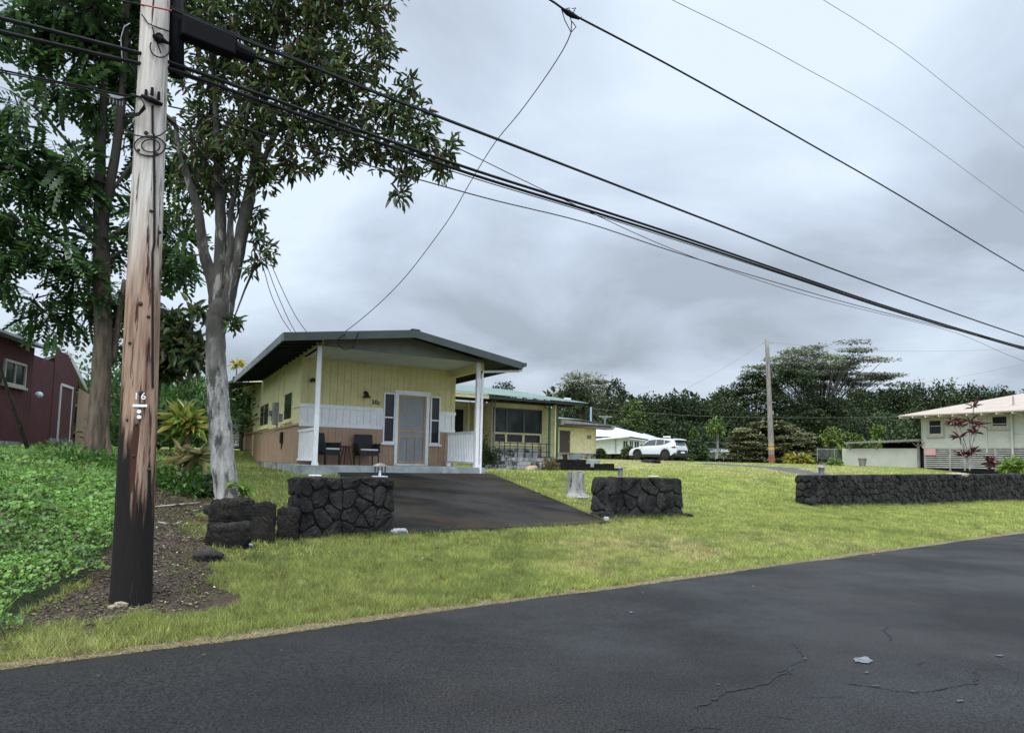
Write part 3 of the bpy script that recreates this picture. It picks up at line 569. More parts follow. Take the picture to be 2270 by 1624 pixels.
def planks(mb,f,u0,u1,v,w0,w1,holes=(),step=.203,th=.014,gap=.007,back=True):
    u=math.floor(u0/step)*step
    while u<u1:
        A_,B_=max(u0,u+gap/2),min(u1,u+step-gap/2); u+=step
        if B_-A_<.01: continue
        cuts=sorted({A_,B_,*[h for q in holes for h in q[:2] if A_<h<B_]})
        for a,b in zip(cuts[:-1],cuts[1:]):
          segs=[(w0,w1)]
          for (h0,h1,k0,k1) in holes:
            if (a+b)/2>h0 and (a+b)/2<h1:
                ns=[]
                for s0,s1 in segs:
                    if k0>s0: ns.append((s0,min(s1,k0)))
                    if k1<s1: ns.append((max(s0,k1),s1))
                segs=ns
          for s0,s1 in segs:
            if s1-s0>.01: mb.box(f,a,b,v-th,v,s0,s1)
def yellow_house():
    FL=1.35; W=4.78; CE=4.27
    t=thing('yellow_house','small yellow and tan cottage with white band, dark gable roof and 30c by its door','house',H(2.4,3,1.1))
    f=H
    # body of the house (wall core), then siding on it
    mb=MB(); mb.box(f,.02,W-.02,.02,9.9,1.15,CE+.1); mb.box(f,.04,W-.02,9.9,14.9,1.5,4.75); mb.build('wall_core','tan',t)
    holes=[(2.46,2.80,1.97,3.42),(2.84,3.88,1.35,3.50),(3.98,4.27,1.97,3.42)]
    [ (lambda m_:(planks(m_,f,a_,b_,.0,FL,2.40,holes),m_.build('lower_siding','tan',t)))(MB()) for a_,b_ in ((0,2.84),(3.88,W)) ]
    mb=MB(); planks(mb,f,0,2.42,.0,2.40,2.96,(),th=.022); mb.box(f,-.03,2.42,-.05,0,2.90,3.0); mb.box(f,-.02,2.42,-.04,0,2.38,2.47); mb.box(f,2.36,2.44,-.04,-.002,2.47,2.9); mb.build('white_band','white',t)
    mb=MB(); planks(mb,f,4.30,W,.0,2.40,2.96,(),th=.022); mb.box(f,4.30,W+.04,-.05,0,2.90,3.0); mb.box(f,4.30,W+.03,-.04,0,2.38,2.47); mb.box(f,W-.09,W+.012,-.045,0,2.47,2.90)
    mb.build('white_band','white',t)
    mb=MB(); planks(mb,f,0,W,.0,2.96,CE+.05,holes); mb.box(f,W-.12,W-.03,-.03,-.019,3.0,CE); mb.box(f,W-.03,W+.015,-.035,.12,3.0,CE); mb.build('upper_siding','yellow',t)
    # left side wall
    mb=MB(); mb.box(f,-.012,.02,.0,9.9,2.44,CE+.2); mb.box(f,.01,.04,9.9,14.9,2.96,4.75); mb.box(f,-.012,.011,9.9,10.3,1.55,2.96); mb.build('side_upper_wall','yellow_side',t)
    mb=MB(); mb.box(f,-.015,.02,.0,9.9,FL,2.43); mb.box(f,.0,.04,10.3,14.9,1.8,2.96); mb.build('side_lower_wall','tan',t)
    mb=MB(); mb.box(f,-.05,.0,-.0,8.3,2.40,2.46); mb.box(f,-.05,.0,8.3,15,2.42,2.48); mb.box(f,-.05,-.012,8.4,15,2.92,2.99); mb.build('side_trim','tan',t)
    mb=MB(); mb.box(f,-.05,-.012,-.02,1.0,2.90,3.0); mb.build('side_band_trim','yellow_side',t)
    mb=MB(); mb.box(f,-.01,.015,.0,9.9,.8,FL-.003); mb.box(f,.02,.05,9.9,15,1.0,1.79); mb.box(f,W-.02,W+.01,0,9.9,.7,FL); mb.build('foundation','old_concrete',t)
    mb=MB(); mb.box(f,-.42,W+.02,-2.42,.0,.85,FL-.04); mb.box(f,-.40,W+.0,-2.40,-.02,FL-.04,FL); mb.build('porch_slab','slab',t,bevel=.008)
    # windows and door on the front
    windowpart(t,f,2.43,2.80,2.0,3.46,0,.05,.045,rails=(2.74,)); windowpart(t,f,3.95,4.29,2.0,3.45,0,.05,.045,rails=(2.72,))
    mb=MB(); mb.box(f,2.80,2.89,-.075,0,FL,3.50); mb.box(f,3.80,3.90,-.075,0,FL,3.50); mb.box(f,2.77,3.93,-.085,0,3.42,3.55); mb.build('door_casing','white',t)
    mb=MB(); a,b,c,d=2.89,3.80,1.42,3.42
    mb.box(f,a,a+.07,-.06,-.02,c,d); mb.box(f,b-.07,b,-.06,-.02,c,d); mb.box(f,a+.07,b-.07,-.058,-.02,d-.07,d); mb.box(f,a+.07,b-.07,-.058,-.02,c,c+.07); mb.box(f,a+.07,b-.07,-.058,-.02,2.33,2.385); mb.box(f,a+.07,b-.07,-.058,-.02,2.17,2.225)
    for q in (a+.33,a+.59): mb.box(f,q-.015,q+.015,-.056,-.02,c+.07,2.17)
    dr=mb.build('screen_door','raw_wood',t)
    mb=MB(); mb.box(f,a+.05,b-.05,-.035,-.025,c+.05,d-.05); mb.build('mesh_panel','screen',dr)
    mb=MB(); mb.box(f,2.86,3.86,-.12,-.02,FL,1.41); mb.build('threshold','white_stain',t)
    # side windows
    windowpart(t,f,1.15,2.6,2.58,3.46,-.012,.025,.06,mulls=(),fm='yellow_side',wall='side'); windowpart(t,f,5.85,8.2,2.55,3.46,-.012,.025,.09,mulls=(7.1,),fm='yellow_side',wall='side'); windowpart(t,f,11.3,13.1,3.22,4.15,.01,.025,.07,mulls=(12.2,),fm='yellow_side',wall='side')
    # roof
    L0,RT,AP,v0,v1=-1.0,5.6,2.32,-3.05,8.1; ze,za,zr=4.38,4.82,4.30; th=.17
    mb=MB()
    for (ua,zA,ub,zB) in ((L0,ze,AP,za),(AP,za,RT,zr)):
        mb.hexa([f(ua,v0,zA-.05),f(ub,v0,zB-.05),f(ub,v1,zB-.05),f(ua,v1,zA-.05),f(ua,v0,zA),f(ub,v0,zB),f(ub,v1,zB),f(ua,v1,zA)])
    mb.hexa([f(AP-.14,v0-.02,za-.01),f(AP+.14,v0-.02,za-.01),f(AP+.14,v1,za-.01),f(AP-.14,v1,za-.01),f(AP-.1,v0-.02,za+.02),f(AP+.1,v0-.02,za+.02),f(AP+.1,v1,za+.02),f(AP-.1,v1,za+.02)])
    rf=mb.build('roof','roof_dark',t)
    mb=MB()
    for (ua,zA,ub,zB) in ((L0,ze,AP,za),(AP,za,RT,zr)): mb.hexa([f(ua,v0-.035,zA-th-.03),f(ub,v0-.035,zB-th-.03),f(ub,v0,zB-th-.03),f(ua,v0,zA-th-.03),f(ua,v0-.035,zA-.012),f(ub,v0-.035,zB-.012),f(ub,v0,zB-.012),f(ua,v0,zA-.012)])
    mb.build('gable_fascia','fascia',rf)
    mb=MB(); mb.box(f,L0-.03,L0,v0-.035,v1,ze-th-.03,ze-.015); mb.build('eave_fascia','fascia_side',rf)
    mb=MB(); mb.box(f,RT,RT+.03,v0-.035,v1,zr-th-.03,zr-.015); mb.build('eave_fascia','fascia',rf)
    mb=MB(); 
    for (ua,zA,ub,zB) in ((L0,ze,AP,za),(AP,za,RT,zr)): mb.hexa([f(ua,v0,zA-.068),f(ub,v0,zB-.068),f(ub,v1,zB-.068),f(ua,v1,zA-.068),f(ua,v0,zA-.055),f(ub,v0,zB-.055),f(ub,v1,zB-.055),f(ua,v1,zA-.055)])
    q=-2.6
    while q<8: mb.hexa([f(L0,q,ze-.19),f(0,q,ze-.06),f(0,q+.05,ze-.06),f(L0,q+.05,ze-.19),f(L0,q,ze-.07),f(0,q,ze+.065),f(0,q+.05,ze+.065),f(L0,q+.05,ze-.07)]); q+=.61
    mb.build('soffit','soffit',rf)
    mb=MB(); mb.prism([f(-.02,-2.36,CE),f(W-.1,-2.36,CE),f(W-.1,-2.36,4.33),f(AP,-2.36,4.735),f(-.02,-2.36,4.40)],[f(-.02,-2.30,CE),f(W-.1,-2.30,CE),f(W-.1,-2.30,4.33),f(AP,-2.30,4.735),f(-.02,-2.30,4.40)])
    mb.build('gable_panel','gable_grey',t)
    mb=MB(); mb.box(f,0,W-.05,-2.30,-.02,CE,CE+.03); mb.build('porch_ceiling','ceiling',t)
    mb=MB(); mb.box(f,W-.16,W-.04,-2.3,-.04,CE-.22,CE); mb.build('porch_side_beam','yellow',t)
    mb=MB(); mb.box(f,-.02,.10,-2.36,-.0,CE+.0,CE+.16); mb.build('porch_left_beam','yellow_side',t)
    for (u,zb,zt_) in ((.0,FL,CE-.003),(4.55,FL-.0,CE-.003)):
        mb=MB(); mb.box(f,u-.055,u+.055,-2.36,-2.25,zb,zt_); mb.box(f,u-.075,u+.075,-2.38,-2.23,zb,zb+.07); mb.build('porch_post','white',t)
    # gutter and downspout at the right post
    mb=MB(); z0=4.06; mb.tube([f(5.68,-2.9,4.2),f(5.68,-2.9,z0+.02),f(5.60,-2.85,z0),f(4.68,-2.42,z0-.05),f(4.645,-2.40,z0-.12),f(4.645,-2.40,1.16)],[.035]*6,8); mb.build('downspout','white',t)
    mb=MB(); mb.box(f,RT+.03,RT+.13,v0-.09,v1,zr-.13,zr-.03); mb.build('gutter','fascia',rf)
    # railings
    r=MB(); 
    r.box(f,4.52,4.58,-2.22,-.06,2.30,2.36); r.box(f,4.52,4.58,-2.22,-.06,1.46,1.51); r.box(f,4.50,4.62,-.20,-.05,FL,1.46)
    q=-2.16
    while q<-.08: r.box(f,4.53,4.57,q,q+.035,1.51,2.30); q+=.125
    r.build('railing','white',t)
    r=MB(); r.box(f,-.04,.04,-2.22,-.04,2.20,2.27); r.box(f,-.04,.04,-2.22,-.04,1.45,1.50); r.box(f,-.012,.012,-2.22,-.04,1.50,2.2)
    q=-2.18
    while q<-.08: r.box(f,-.022,.022,q,q+.07,1.50,2.20); q+=.1
    r.build('privacy_railing','white',t)
    # house number
    up=np.array([0,0,1.]); text('30c',.185,.008,'black_metal','house_number',t,f(2.05,-.035,3.09),f.du,up,1.08)
    # wall lamp (barn light)
    mb=MB(); c=f(1.84,-.04,3.40); mb.tube([c,f(1.84,-.08,3.44),f(1.86,-.14,3.44),f(1.86,-.17,3.40)],[.05,.02,.018,.02],10); mb.lathe(f(1.86,-.17,3.255),[(.11,0),(.105,.03),(.06,.08),(.045,.16),(.01,.17)],16); mb.build('porch_lamp','black_metal',t,smooth=True)
    mb=MB(); mb.tube([f(.30,-.05,3.66),f(.30,-.10,3.66)],[.05,.05],10); mb.tube([f(.30,-.08,3.66),f(.24,-.2,3.62)],[.045,.05],10); mb.tube([f(.33,-.08,3.66),f(.40,-.18,3.61)],[.04,.045],10); mb.build('floodlight','black_metal',t,smooth=True)
    # electrical gear on the side wall
    mb=MB(); mb.box(f,-.16,-.012,3.75,4.15,2.55,3.25); mb.build('electric_panel','grey_metal',t,bevel=.01)
    mb=MB(); mb.tube([f(-.012,4.65,2.95),f(-.20,4.65,2.95)],[.09,.09],14); mb.box(f,-.10,-.012,4.5,4.8,2.7,3.05); mb.build('electric_meter','grey_metal',t)
    mb=MB(); mb.box(f,-.12,-.012,2.9,3.15,2.6,2.85); mb.build('utility_box','grey_metal',t); mb=MB(); mb.box(f,-.10,-.016,2.55,2.75,1.95,2.28); mb.tube([f(-.05,2.65,1.95),f(-.05,2.65,1.75)],[.02,.015],8); mb.build('utility_box','dark_frame',t)
    mb=MB(); mb.tube([f(-.03,3.9,4.4),f(-.03,3.9,3.25)],.02,8); mb.tube([f(-.03,2.85,4.45),f(-.03,2.85,3.35)],.018,8); mb.tube([f(-.03,3.0,2.6),f(-.03,2.9,2.5),f(-.03,4.2,2.38),f(-.03,5.6,2.33),f(-.03,7,2.37)],.013,6); mb.build('conduit','yellow_side',t)
    # rear awning
    mb=MB(); mb.hexa([f(-1.15,8.2,4.16),f(.0,8.2,4.26),f(.0,15.2,4.70),f(-1.15,15.2,4.34),f(-1.15,8.2,4.2),f(0,8.2,4.3),f(0,15.2,4.74),f(-1.15,15.2,4.38)]); mb.build('rear_awning','soffit',t)
    return t
yellow_house()
# porch furniture
def chair(label,u,v,rot):
    t=thing('wicker_chair',label,'chair',(0,0,0),'dark wicker chairs on the porch'); f=frame((0,0),90,0)
    mb=MB(); mb.box(f,-.27,.27,-.27,.25,.26,.40); mb.build('seat','wicker',t,bevel=.01)
    mb=MB(); mb.hexa([f(-.27,.22,.40),f(.27,.22,.40),f(.27,.27,.40),f(-.27,.27,.40),f(-.26,.30,.86),f(.26,.30,.86),f(.26,.35,.86),f(-.26,.35,.86)]); mb.build('backrest','wicker',t,bevel=.012)
    for s in (-1,1):
        mb=MB(); a,b=(.27,.31) if s>0 else (-.31,-.27); mb.box(f,a,b,-.27,.27,.34,.60); mb.build('armrest','wicker',t,bevel=.008)
    for sx_ in (-.28,.25):
        for sy in (-.27,.24): mb=MB(); mb.box(f,sx_,sx_+.035,sy,sy+.035,0,.27); mb.build('leg','black_metal',t)
    mb=MB(); mb.box(f,-.25,.25,-.28,.2,.40,.45); mb.build('cushion','cushion',t,bevel=.015)
    p=H(u,v,1.35); t.location=tuple(p); t.rotation_euler=(0,0,rot); WL[t.name]=p; return t
a0=math.atan2(H.du[1],H.du[0])
chair('dark wicker chair with light cushion close to the white porch post',.62,-.62,a0+R_(28)); chair('dark wicker chair with light cushion nearer the front door, under the lamp',1.82,-.5,a0-R_(4))
def table():
    c=H(1.22,-.55,1.35); t=thing('side_table','small round red brown side table between two wicker chairs','side table',c)
    mb=MB(); mb.lathe(c,[(.20,.48),(.21,.49),(.21,.51),(.20,.515)],20); mb.build('table_top','red_paint',t)
    for k in range(4):
        a=k*math.pi/2+.5; mb=MB(); mb.tube([c+[.16*math.cos(a),.16*math.sin(a),0],c+[.07*math.cos(a),.07*math.sin(a),.48]],.018,6); mb.build('leg','red_paint',t)
table()
def lantern(label,p,s=1.,kind='box'):
    c=np.array(p,float); t=thing('garden_lantern',label,'lantern',c); f=frame(c,56,-34)
    if kind=='box':
        z=c[2]; mb=MB(); mb.box(f,-.10*s,.10*s,-.10*s,.10*s,z,z+.012); mb.build('base_plate','white',t)
        for a in (-.07,.055):
            for b in (-.07,.055): mb=MB(); mb.box(f,a*s,(a+.015)*s,b*s,(b+.015)*s,z+.012,z+.17*s); mb.build('cage_bar','dark_frame',t)
        mb=MB(); mb.lathe((c[0],c[1],z+.17*s),[(.125*s,0),(.12*s,.012),(.07*s,.04*s),(.03*s,.055*s)],8); mb.build('cap','wood_grey',t)
        mb=MB(); mb.tube([(c[0],c[1],z+.012),(c[0],c[1],z+.11*s)],.022*s,10); mb.build('bulb','white_trim',t)
    else:
        z=c[2]; mb=MB(); mb.tube([(c[0],c[1],z-.02),(c[0],c[1],z+.16*s)],[.055*s,.06*s],12); mb.build('body','grey_metal',t)
        mb=MB(); mb.lathe((c[0],c[1],z+.16*s),[(.14*s,0),(.135*s,.015),(.08*s,.045*s),(.02*s,.055*s)],16); mb.build('cap','wood_grey',t,smooth=True)
lantern('small black caged lantern on the left lava wall',onp(842,1056,W1(0,.2,0),nW3*0+np.array([W1.du[1],-W1.du[0],0])),1.0)
p=onp(1375,1054,W2(0,.2,0),np.array([W2.du[1],-W2.du[0],0])); lantern('mushroom cap solar light on the rock pillar by the driveway',p,1.0,'cap')
p=onp(1821,1054,W3(0,.25,0),nW3); lantern('square solar light on the left end of the long rock wall',p,1.5,'cap')
def chip(label,fr,u,w,d,z):
    mb=MB(); mb.box(fr,u,u+w,.08,.08+d,z,z+.02); tag(mb.build('white_tile','white',bevel=.004),label,'tile')
chip('flat white tile piece on the left end of the left lava wall',W1,.20,.16,.13,ZT1+.02); chip('flat white tile piece on top of the rock pillar',W2,W2L*.62,.24,.12,ZT2+.012)
# ---------------------------------------------------------------- green roofed house behind (porch part)
def corrug(mb,f,u0,u1,v0,v1,zf,step=.12,amp=.018,th=.015,along='v'):
    """corrugated sheet, ribs running along v; zf(u,v)->z"""
    n=int((u1-u0)/(step/2)); V=[]; 
    for i in range(n+1):
        u=u0+(u1-u0)*i/n; a=amp*(i%2)
        for v in (v0,v1): V+= [f(u,v,zf(u,v)+a),f(u,v,zf(u,v)+a-th)]
    F=[]
    for i in range(n): b=i*4; F+=[(b,b+4,b+6,b+2),(b+1,b+3,b+7,b+5),(b,b+1,b+5,b+4),(b+2,b+6,b+7,b+3)]
    mb.add(V,F)
def green_house():
    O=at(1092,1010,35); f=frame(O,56.5,-26); t=thing('green_roofed_house','yellow house with pale green metal roof and large porch windows, behind the cottage','house',f(0,2,1.0))
    mb=MB(); mb.box(f,0,2.95,0,9,2.16,4.35); mb.box(f,2.95,4.2,.9,9,1.8,4.3); mb.build('porch_wall','cream_shaded',t)
    mb=MB(); mb.box(f,-3.4,0,1.6,9,2.7,4.4); mb.build('recessed_upper_wall','cream_shaded',t)
    mb=MB(); mb.box(f,-3.4,0,1.58,1.6,1.7,2.75); mb.build('recessed_lower_wall','tan',t)
    mb=MB(); mb.box(f,-.0,2.9,.03,8.9,.9,2.16); mb.box(f,2.9,4.2,.95,8.9,.9,1.8)
    mb.build('foundation','block',t)
    for a in (.85,1.03,1.85,2.0): mb=MB(); mb.box(f,a,a+.13,.015,.029,1.97,2.08); mb.build('foundation_vent','dark_void',t)
    mb=MB(); 
    for a,b in ((.05,.68),(.80,1.70),(1.82,2.75)): mb.box(f,a,b,-.02,.02,2.90,4.02)
    gl=mb.build('picture_windows','glass_big',t)
    mb=MB(); 
    for a,b in ((-.02,.05),(.68,.80),(1.70,1.82),(2.75,2.85)): mb.box(f,a,b,-.05,0,2.90,4.05)
    mb.box(f,-.02,2.85,-.055,0,4.02,4.09); mb.build('window_frame','dark_frame',t)
    for a,b in ((.02,.70),(.74,1.72),(1.76,2.78)): windowpart(t,f,a,b,2.42,2.86,0,.04,.035,fm='cream_light',sill=False)
    mb=MB(); mb.box(f,-.05,2.95,-.09,0,2.86,2.91); mb.box(f,-.05,2.95,-.06,0,2.28,2.33); mb.build('sill_trim','cream_shaded',t)
    # door and posts in the recess
    mb=MB(); mb.box(f,-1.55,-1.0,1.5,1.56,2.2,4.0); mb.build('dark_door','dark_void',t)
    for a in (-2.2,-.85,-.55,-.2): mb=MB(); mb.box(f,a,a+.07,1.2,1.27,2.2,4.35); mb.build('porch_stud','yellow_post',t)
    mb=MB(); mb.box(f,-3.2,.0,.55,.62,2.72,2.79); mb.box(f,-3.2,-.0,.55,.62,2.2,2.26); mb.box(f,-2.05,-1.93,.5,.65,2.2,3.15)
    a=-3.1
    while a<0: mb.box(f,a,a+.06,.56,.6,2.26,2.72); a+=.28
    mb.build('wood_railing','raw_wood',t)
    mb=MB()
    for k in range(6): mb.box(f,-1.2,-.1,-.6-.28*k,-.32-.28*k,1.0,2.05-.17*k)
    mb.build('porch_steps','block',t)
    # roof
    zf=lambda u,v:4.62-.02*(u+2)/7+.10*min(v+1.2,3)/3
    mb=MB(); corrug(mb,f,-3.6,5.0,-1.25,8.6,lambda u,v:4.56+.15*(v+1.25)-.012*u,along='v'); mb.build('roof','green_roof',t)
    mb=MB(); mb.box(f,-3.4,4.8,-1.15,-1.1,4.38,4.50); mb.box(f,-3.4,4.8,-.05,.0,4.33,4.5)
    a=-3.2
    while a<4.8: mb.box(f,a,a+.05,-1.1,-.05,4.39,4.50); a+=.6
    mb.build('rafters','dark_frame',t)
    mb=MB(); mb.box(f,-3.4,-.85,-1.2,-1.16,4.36,4.54); mb.build('eave_board','cream_shaded',t)
    for a,m_,v in ((3.02,'green_post',-.5),(3.30,'yellow_post',-.6),(3.56,'green_post',-.4)): 
        mb=MB(); mb.box(f,a,a+.09,v,v+.09,1.70,4.36); mb.build('post',m_,t)
    for a in (-.28,-.12): mb=MB(); mb.box(f,a,a+.06,-.35,-.29,1.9,4.40); mb.build('post','wood_grey',t)
    mb=MB(); mb.box(f,2.9,3.4,.85,.89,2.05,3.9); mb.build('side_opening','dark_void',t)
    mb=MB(); mb.tube([f(4.2,-.4,4.6),f(4.2,-.4,4.72)],.03,6); mb.box(f,4.05,4.4,-.45,-.3,4.70,4.78); mb.build('roof_light','white_trim',t)
    return f
G=green_house()
def rail_fence():
    f=G; mb=MB(); v=-1.3; t=thing('iron_railing','low black iron railing above the grey block wall before the picture windows','railing',f(1.2,v,1.75))
    for z in (1.98,2.36): mb.box(f,-.35,2.65,v,v+.035,z,z+.035)
    mb.build('rails','black_metal',t)
    for a in (-.3,0,.30,.72,1.14,1.56,1.95,2.05,2.4): mb=MB(); mb.box(f,a,a+.035,v+.001,v+.034,1.68,2.62 if a in (-.3,0) else 2.42); mb.build('bar','black_metal' if a!=1.95 else 'barn_red',t)
    for a in (-.3,): mb=MB(); mb.box(f,a,.035,v+.002,v+.033,2.62,2.655); mb.build('top_bar','black_metal',t)
rail_fence()
def block_wall():
    f=G; t=thing('block_retaining_wall','stained grey concrete block retaining wall below the iron railing','wall',f(1.2,-2,1.05)); rd=random.Random(4)
    mb=MB(); n=0
    for k in range(4):
        z=1.0+k*.18; u=-.1-(k%2)*.2+.1*k*0
        while u<2.3: mb.box(f,u,u+.385,-1.75+.07*k+rd.uniform(-.015,.015),-1.45,z,z+.165); u+=.4
    mb.build('blocks','block',t)
    mb=MB(); mb.box(f,-.25,2.6,-1.43,-.02,1.0,1.70); mb.build('fill','mortar',t)
block_wall()
def bushy(name,label,cat,c,r,n,size,cols,group=None,seed=1,flat=1.,material='leaf',stem=True,up=.3):
    rg=np.random.default_rng(seed); t=thing(name,label,cat,c,group)
    P=rg.normal(size=(n,3)); P/=np.linalg.norm(P,axis=1,keepdims=True); rad=rg.random(n)**.45; lob=1+.25*np.sin(P[:,0]*5+seed)+.2*np.sin(P[:,1]*6+P[:,2]*5+seed*2)
    P=P*(rad*lob)[:,None]*np.array([r[0],r[1],r[2]]); P[:,2]=np.abs(P[:,2]) if flat>0 else P[:,2]; Q=P+np.array(c)
    ax=P/ (np.linalg.norm(P,axis=1,keepdims=True)+1e-6)+rg.normal(0,.6,(n,3)); ax[:,2]+=up; nr=rg.normal(size=(n,3))*.7; nr[:,2]+=1
    s=size*rg.uniform(.6,1.3,n); S=np.stack([s*.5,s,s],1); V,F=place(LEAFV,LEAFF,Q,rotm(ax,nr),S)
    col=np.array(cols)[rg.integers(0,len(cols),n)]*rg.uniform(.6,1.35,(n,1)); build_np('foliage',V,F,material,t,col=np.repeat(col,2,0))
    if stem: 
        mb=MB()
        for k in range(4): a=k*1.6+seed; mb.tube([np.array(c)+[0,0,-.05],np.array(c)+[r[0]*.3*math.cos(a),r[1]*.3*math.sin(a),r[2]*.55]],[.03*max(r[2],.6),.01],5)
        mb.build('stems','bark_dark',t)
    return t
GREEN=[(.05,.10,.025),(.07,.13,.03),(.035,.075,.02)]
b=gp(1072,1046); bushy('shrub','dark overgrown shrub between the white downspout and the block wall','shrub',at(1077,1045,33.3),(.55,.5,1.25),2600,.13,[(.025,.045,.015),(.04,.06,.02)],seed=3)
bushy('withered_plant','withered brown plant stump in front of the grey block wall','plant',gp(1222,1046)*0+at(1221,1050,33.5),(.35,.3,.6),700,.14,[(.16,.12,.06),(.10,.12,.04),(.22,.17,.09)],seed=5)
def px_box(name,label,cat,x0,x1,y0,y1,d,depth,material,bevel=.03,parts=None):
    a=at(x0,y1,d); w=(x1-x0)/FPX*d; h=(y1-y0)/FPX*d; f=frame(a,90-math.degrees(math.atan2(a[0]+w/2,a[1]))*-0,0); mb=MB(); mb.box(f,0,w,0,depth,a[2]-.05,a[2]+h); return tag(mb.build(name,material,bevel=bevel),label,cat)
rock_px('rough cut wood chunk lying before the grey block wall',1160,1192,1031,1051,51,depth=34,material='raw_wood',name='wood_chunk',cat='wood chunk')
rock_px('large pale leaning concrete slab against the block wall',1182,1216,1024,1045,52,depth=34.6,material='old_concrete',name='concrete_slab',cat='concrete slab',thick=.5,e=5)
rock_px('low pale stones at the lawn edge below the block wall',1118,1150,1046,1052,53,depth=33.8,material='old_concrete',name='edging_stone',cat='stone')
def rubble_steps(label,d,rows,material='brick_black'):
    t=None
    for (x0,x1,y0,y1,dd) in rows:
        a=at(x0,y1,d+dd); w=(x1-x0)/FPX*(d+dd); h=(y1-y0)/FPX*(d+dd); f=frame(a,88,-2)
        if t is None: t=thing('rubble_steps',label,'steps',a)
        mb=MB(); rd=random.Random(int(x0)); u=0
        while u<w: k=min(rd.uniform(.35,.6),w-u); mb.box(f,u,u+k-.015,rd.uniform(-.03,.03),.8,a[2]-.02,a[2]+h+rd.uniform(-.02,.015)); u+=k
        mb.build('step',material,t,bevel=.012)
rubble_steps('stack of mossy black brick steps behind the tree stump',34.5,[(1206,1342,1042,1053,0),(1216,1318,1033,1042,.35),(1216,1310,1025,1033,.7),(1222,1300,1017,1026,1.05)])
rubble_steps('second pile of dark mossy brick steps, right of the first',35.5,[(1300,1378,1035,1046,0),(1322,1362,1027,1036,.4)])
px_box('concrete_slab','light grey rectangular slab standing behind the brick steps','concrete slab',1296,1330,1018,1036,38,.3,'slab')
px_box('concrete_slab','pale slab leaning at the foot of the brown door','concrete slab',1263,1286,1007,1022,39,.2,'slab')
px_box('bin','small red brown panel leaning beside the green post','panel',1248,1258,1006,1022,38.8,.2,'barn_red')
# ---------------------------------------------------------------- outbuilding
def outbuilding():
    O=at(1250,1004,58); f=frame(O,56.5,-26); t=thing('outbuilding','low yellow outbuilding with green roof and dark brown door beyond the porch','outbuilding',f(1.5,2,1.8))
    mb=MB(); mb.box(f,-4.5,3.24,0,7,2.27,4.3); mb.build('wall','cream_light',t)
    mb=MB(); mb.box(f,-4.5,3.26,-.02,7,1.6,2.26); mb.build('foundation','block',t)
    mb=MB(); mb.box(f,-.5,.56,-.05,0,2.3,4.02); d=mb.build('door','brown_door',t); mb=MB(); mb.box(f,.40,.46,-.09,-.05,3.1,3.2); mb.build('handle','grey_metal',d)
    mb=MB(); mb.box(f,-.60,-.5,-.06,0,2.3,4.05); mb.box(f,.56,.64,-.06,0,2.3,4.05); mb.box(f,3.15,3.27,-.03,.1,2.27,4.3); mb.build('door_trim','yellow_post',t)
    mb=MB(); mb.box(f,2.35,2.75,-.05,0,3.45,3.72); mb.build('electric_box','wood_grey',t)
    mb=MB(); mb.box(f,.62,.72,-.2,-.05,3.78,3.95); mb.build('door_lamp','white_trim',t)
    mb=MB(); corrug(mb,f,-4.8,1.2,-1.2,7,lambda u,v:4.86+.10*(v+1.2)); corrug(mb,f,1.2,5.4,-1.0,7,lambda u,v:4.86-.10*(u-1.2)+.10*(v+1.2)); mb.build('roof','green_roof',t)
    mb=MB(); mb.hexa([f(-1,-1.15,4.42),f(4.3,-1.15,4.22),f(4.3,0,4.22),f(-1,0,4.42),f(-1,-1.15,4.83),f(4.6,-1.15,4.52),f(4.6,0,4.52),f(-1,0,4.83)]); mb.build('eave','wood_grey',t)
    mb=MB(); mb.box(f,-.8,4.1,-1.16,-1.151,4.36,4.52); mb.build('eave_shadow_strip','dark_frame',t)  # thin dark strip painted in for the shadow below the eave
outbuilding()
def pxthing_pole(name,label,cat,x,y0,y1,d,r,material):
    a=at(x,y1,d); b=at(x,y0,d); mb=MB(); mb.tube([a,b],r,8); return tag(mb.build(name,material,loc=a),label,cat)
pxthing_pole('vent_pipe','thin pale vent pipe rising above the outbuilding roof','vent pipe',1310,902,946,60,.08,'metal_blue')
def antenna():
    c=at(1341,945,62); top=at(1341,925,62); t=thing('tv_antenna','small rooftop aerial beyond the outbuilding roof','aerial',c); mb=MB(); mb.tube([c,top],.06,6); mb.build('mast','grey_metal',t)
    mb=MB(); a=at(1328,923,62); b2=at(1356,924,62); mb.tube([a,b2],.05,5)
    for q in range(6): p=a+(b2-a)*q/5; mb.tube([p+[-.1,-.4,0],p+[.1,.4,.0]],.03,4)
    mb.tube([at(1334,923,62),at(1341,930,62),at(1348,923,62)],.04,5); mb.build('crossbar','grey_metal',t)
antenna()
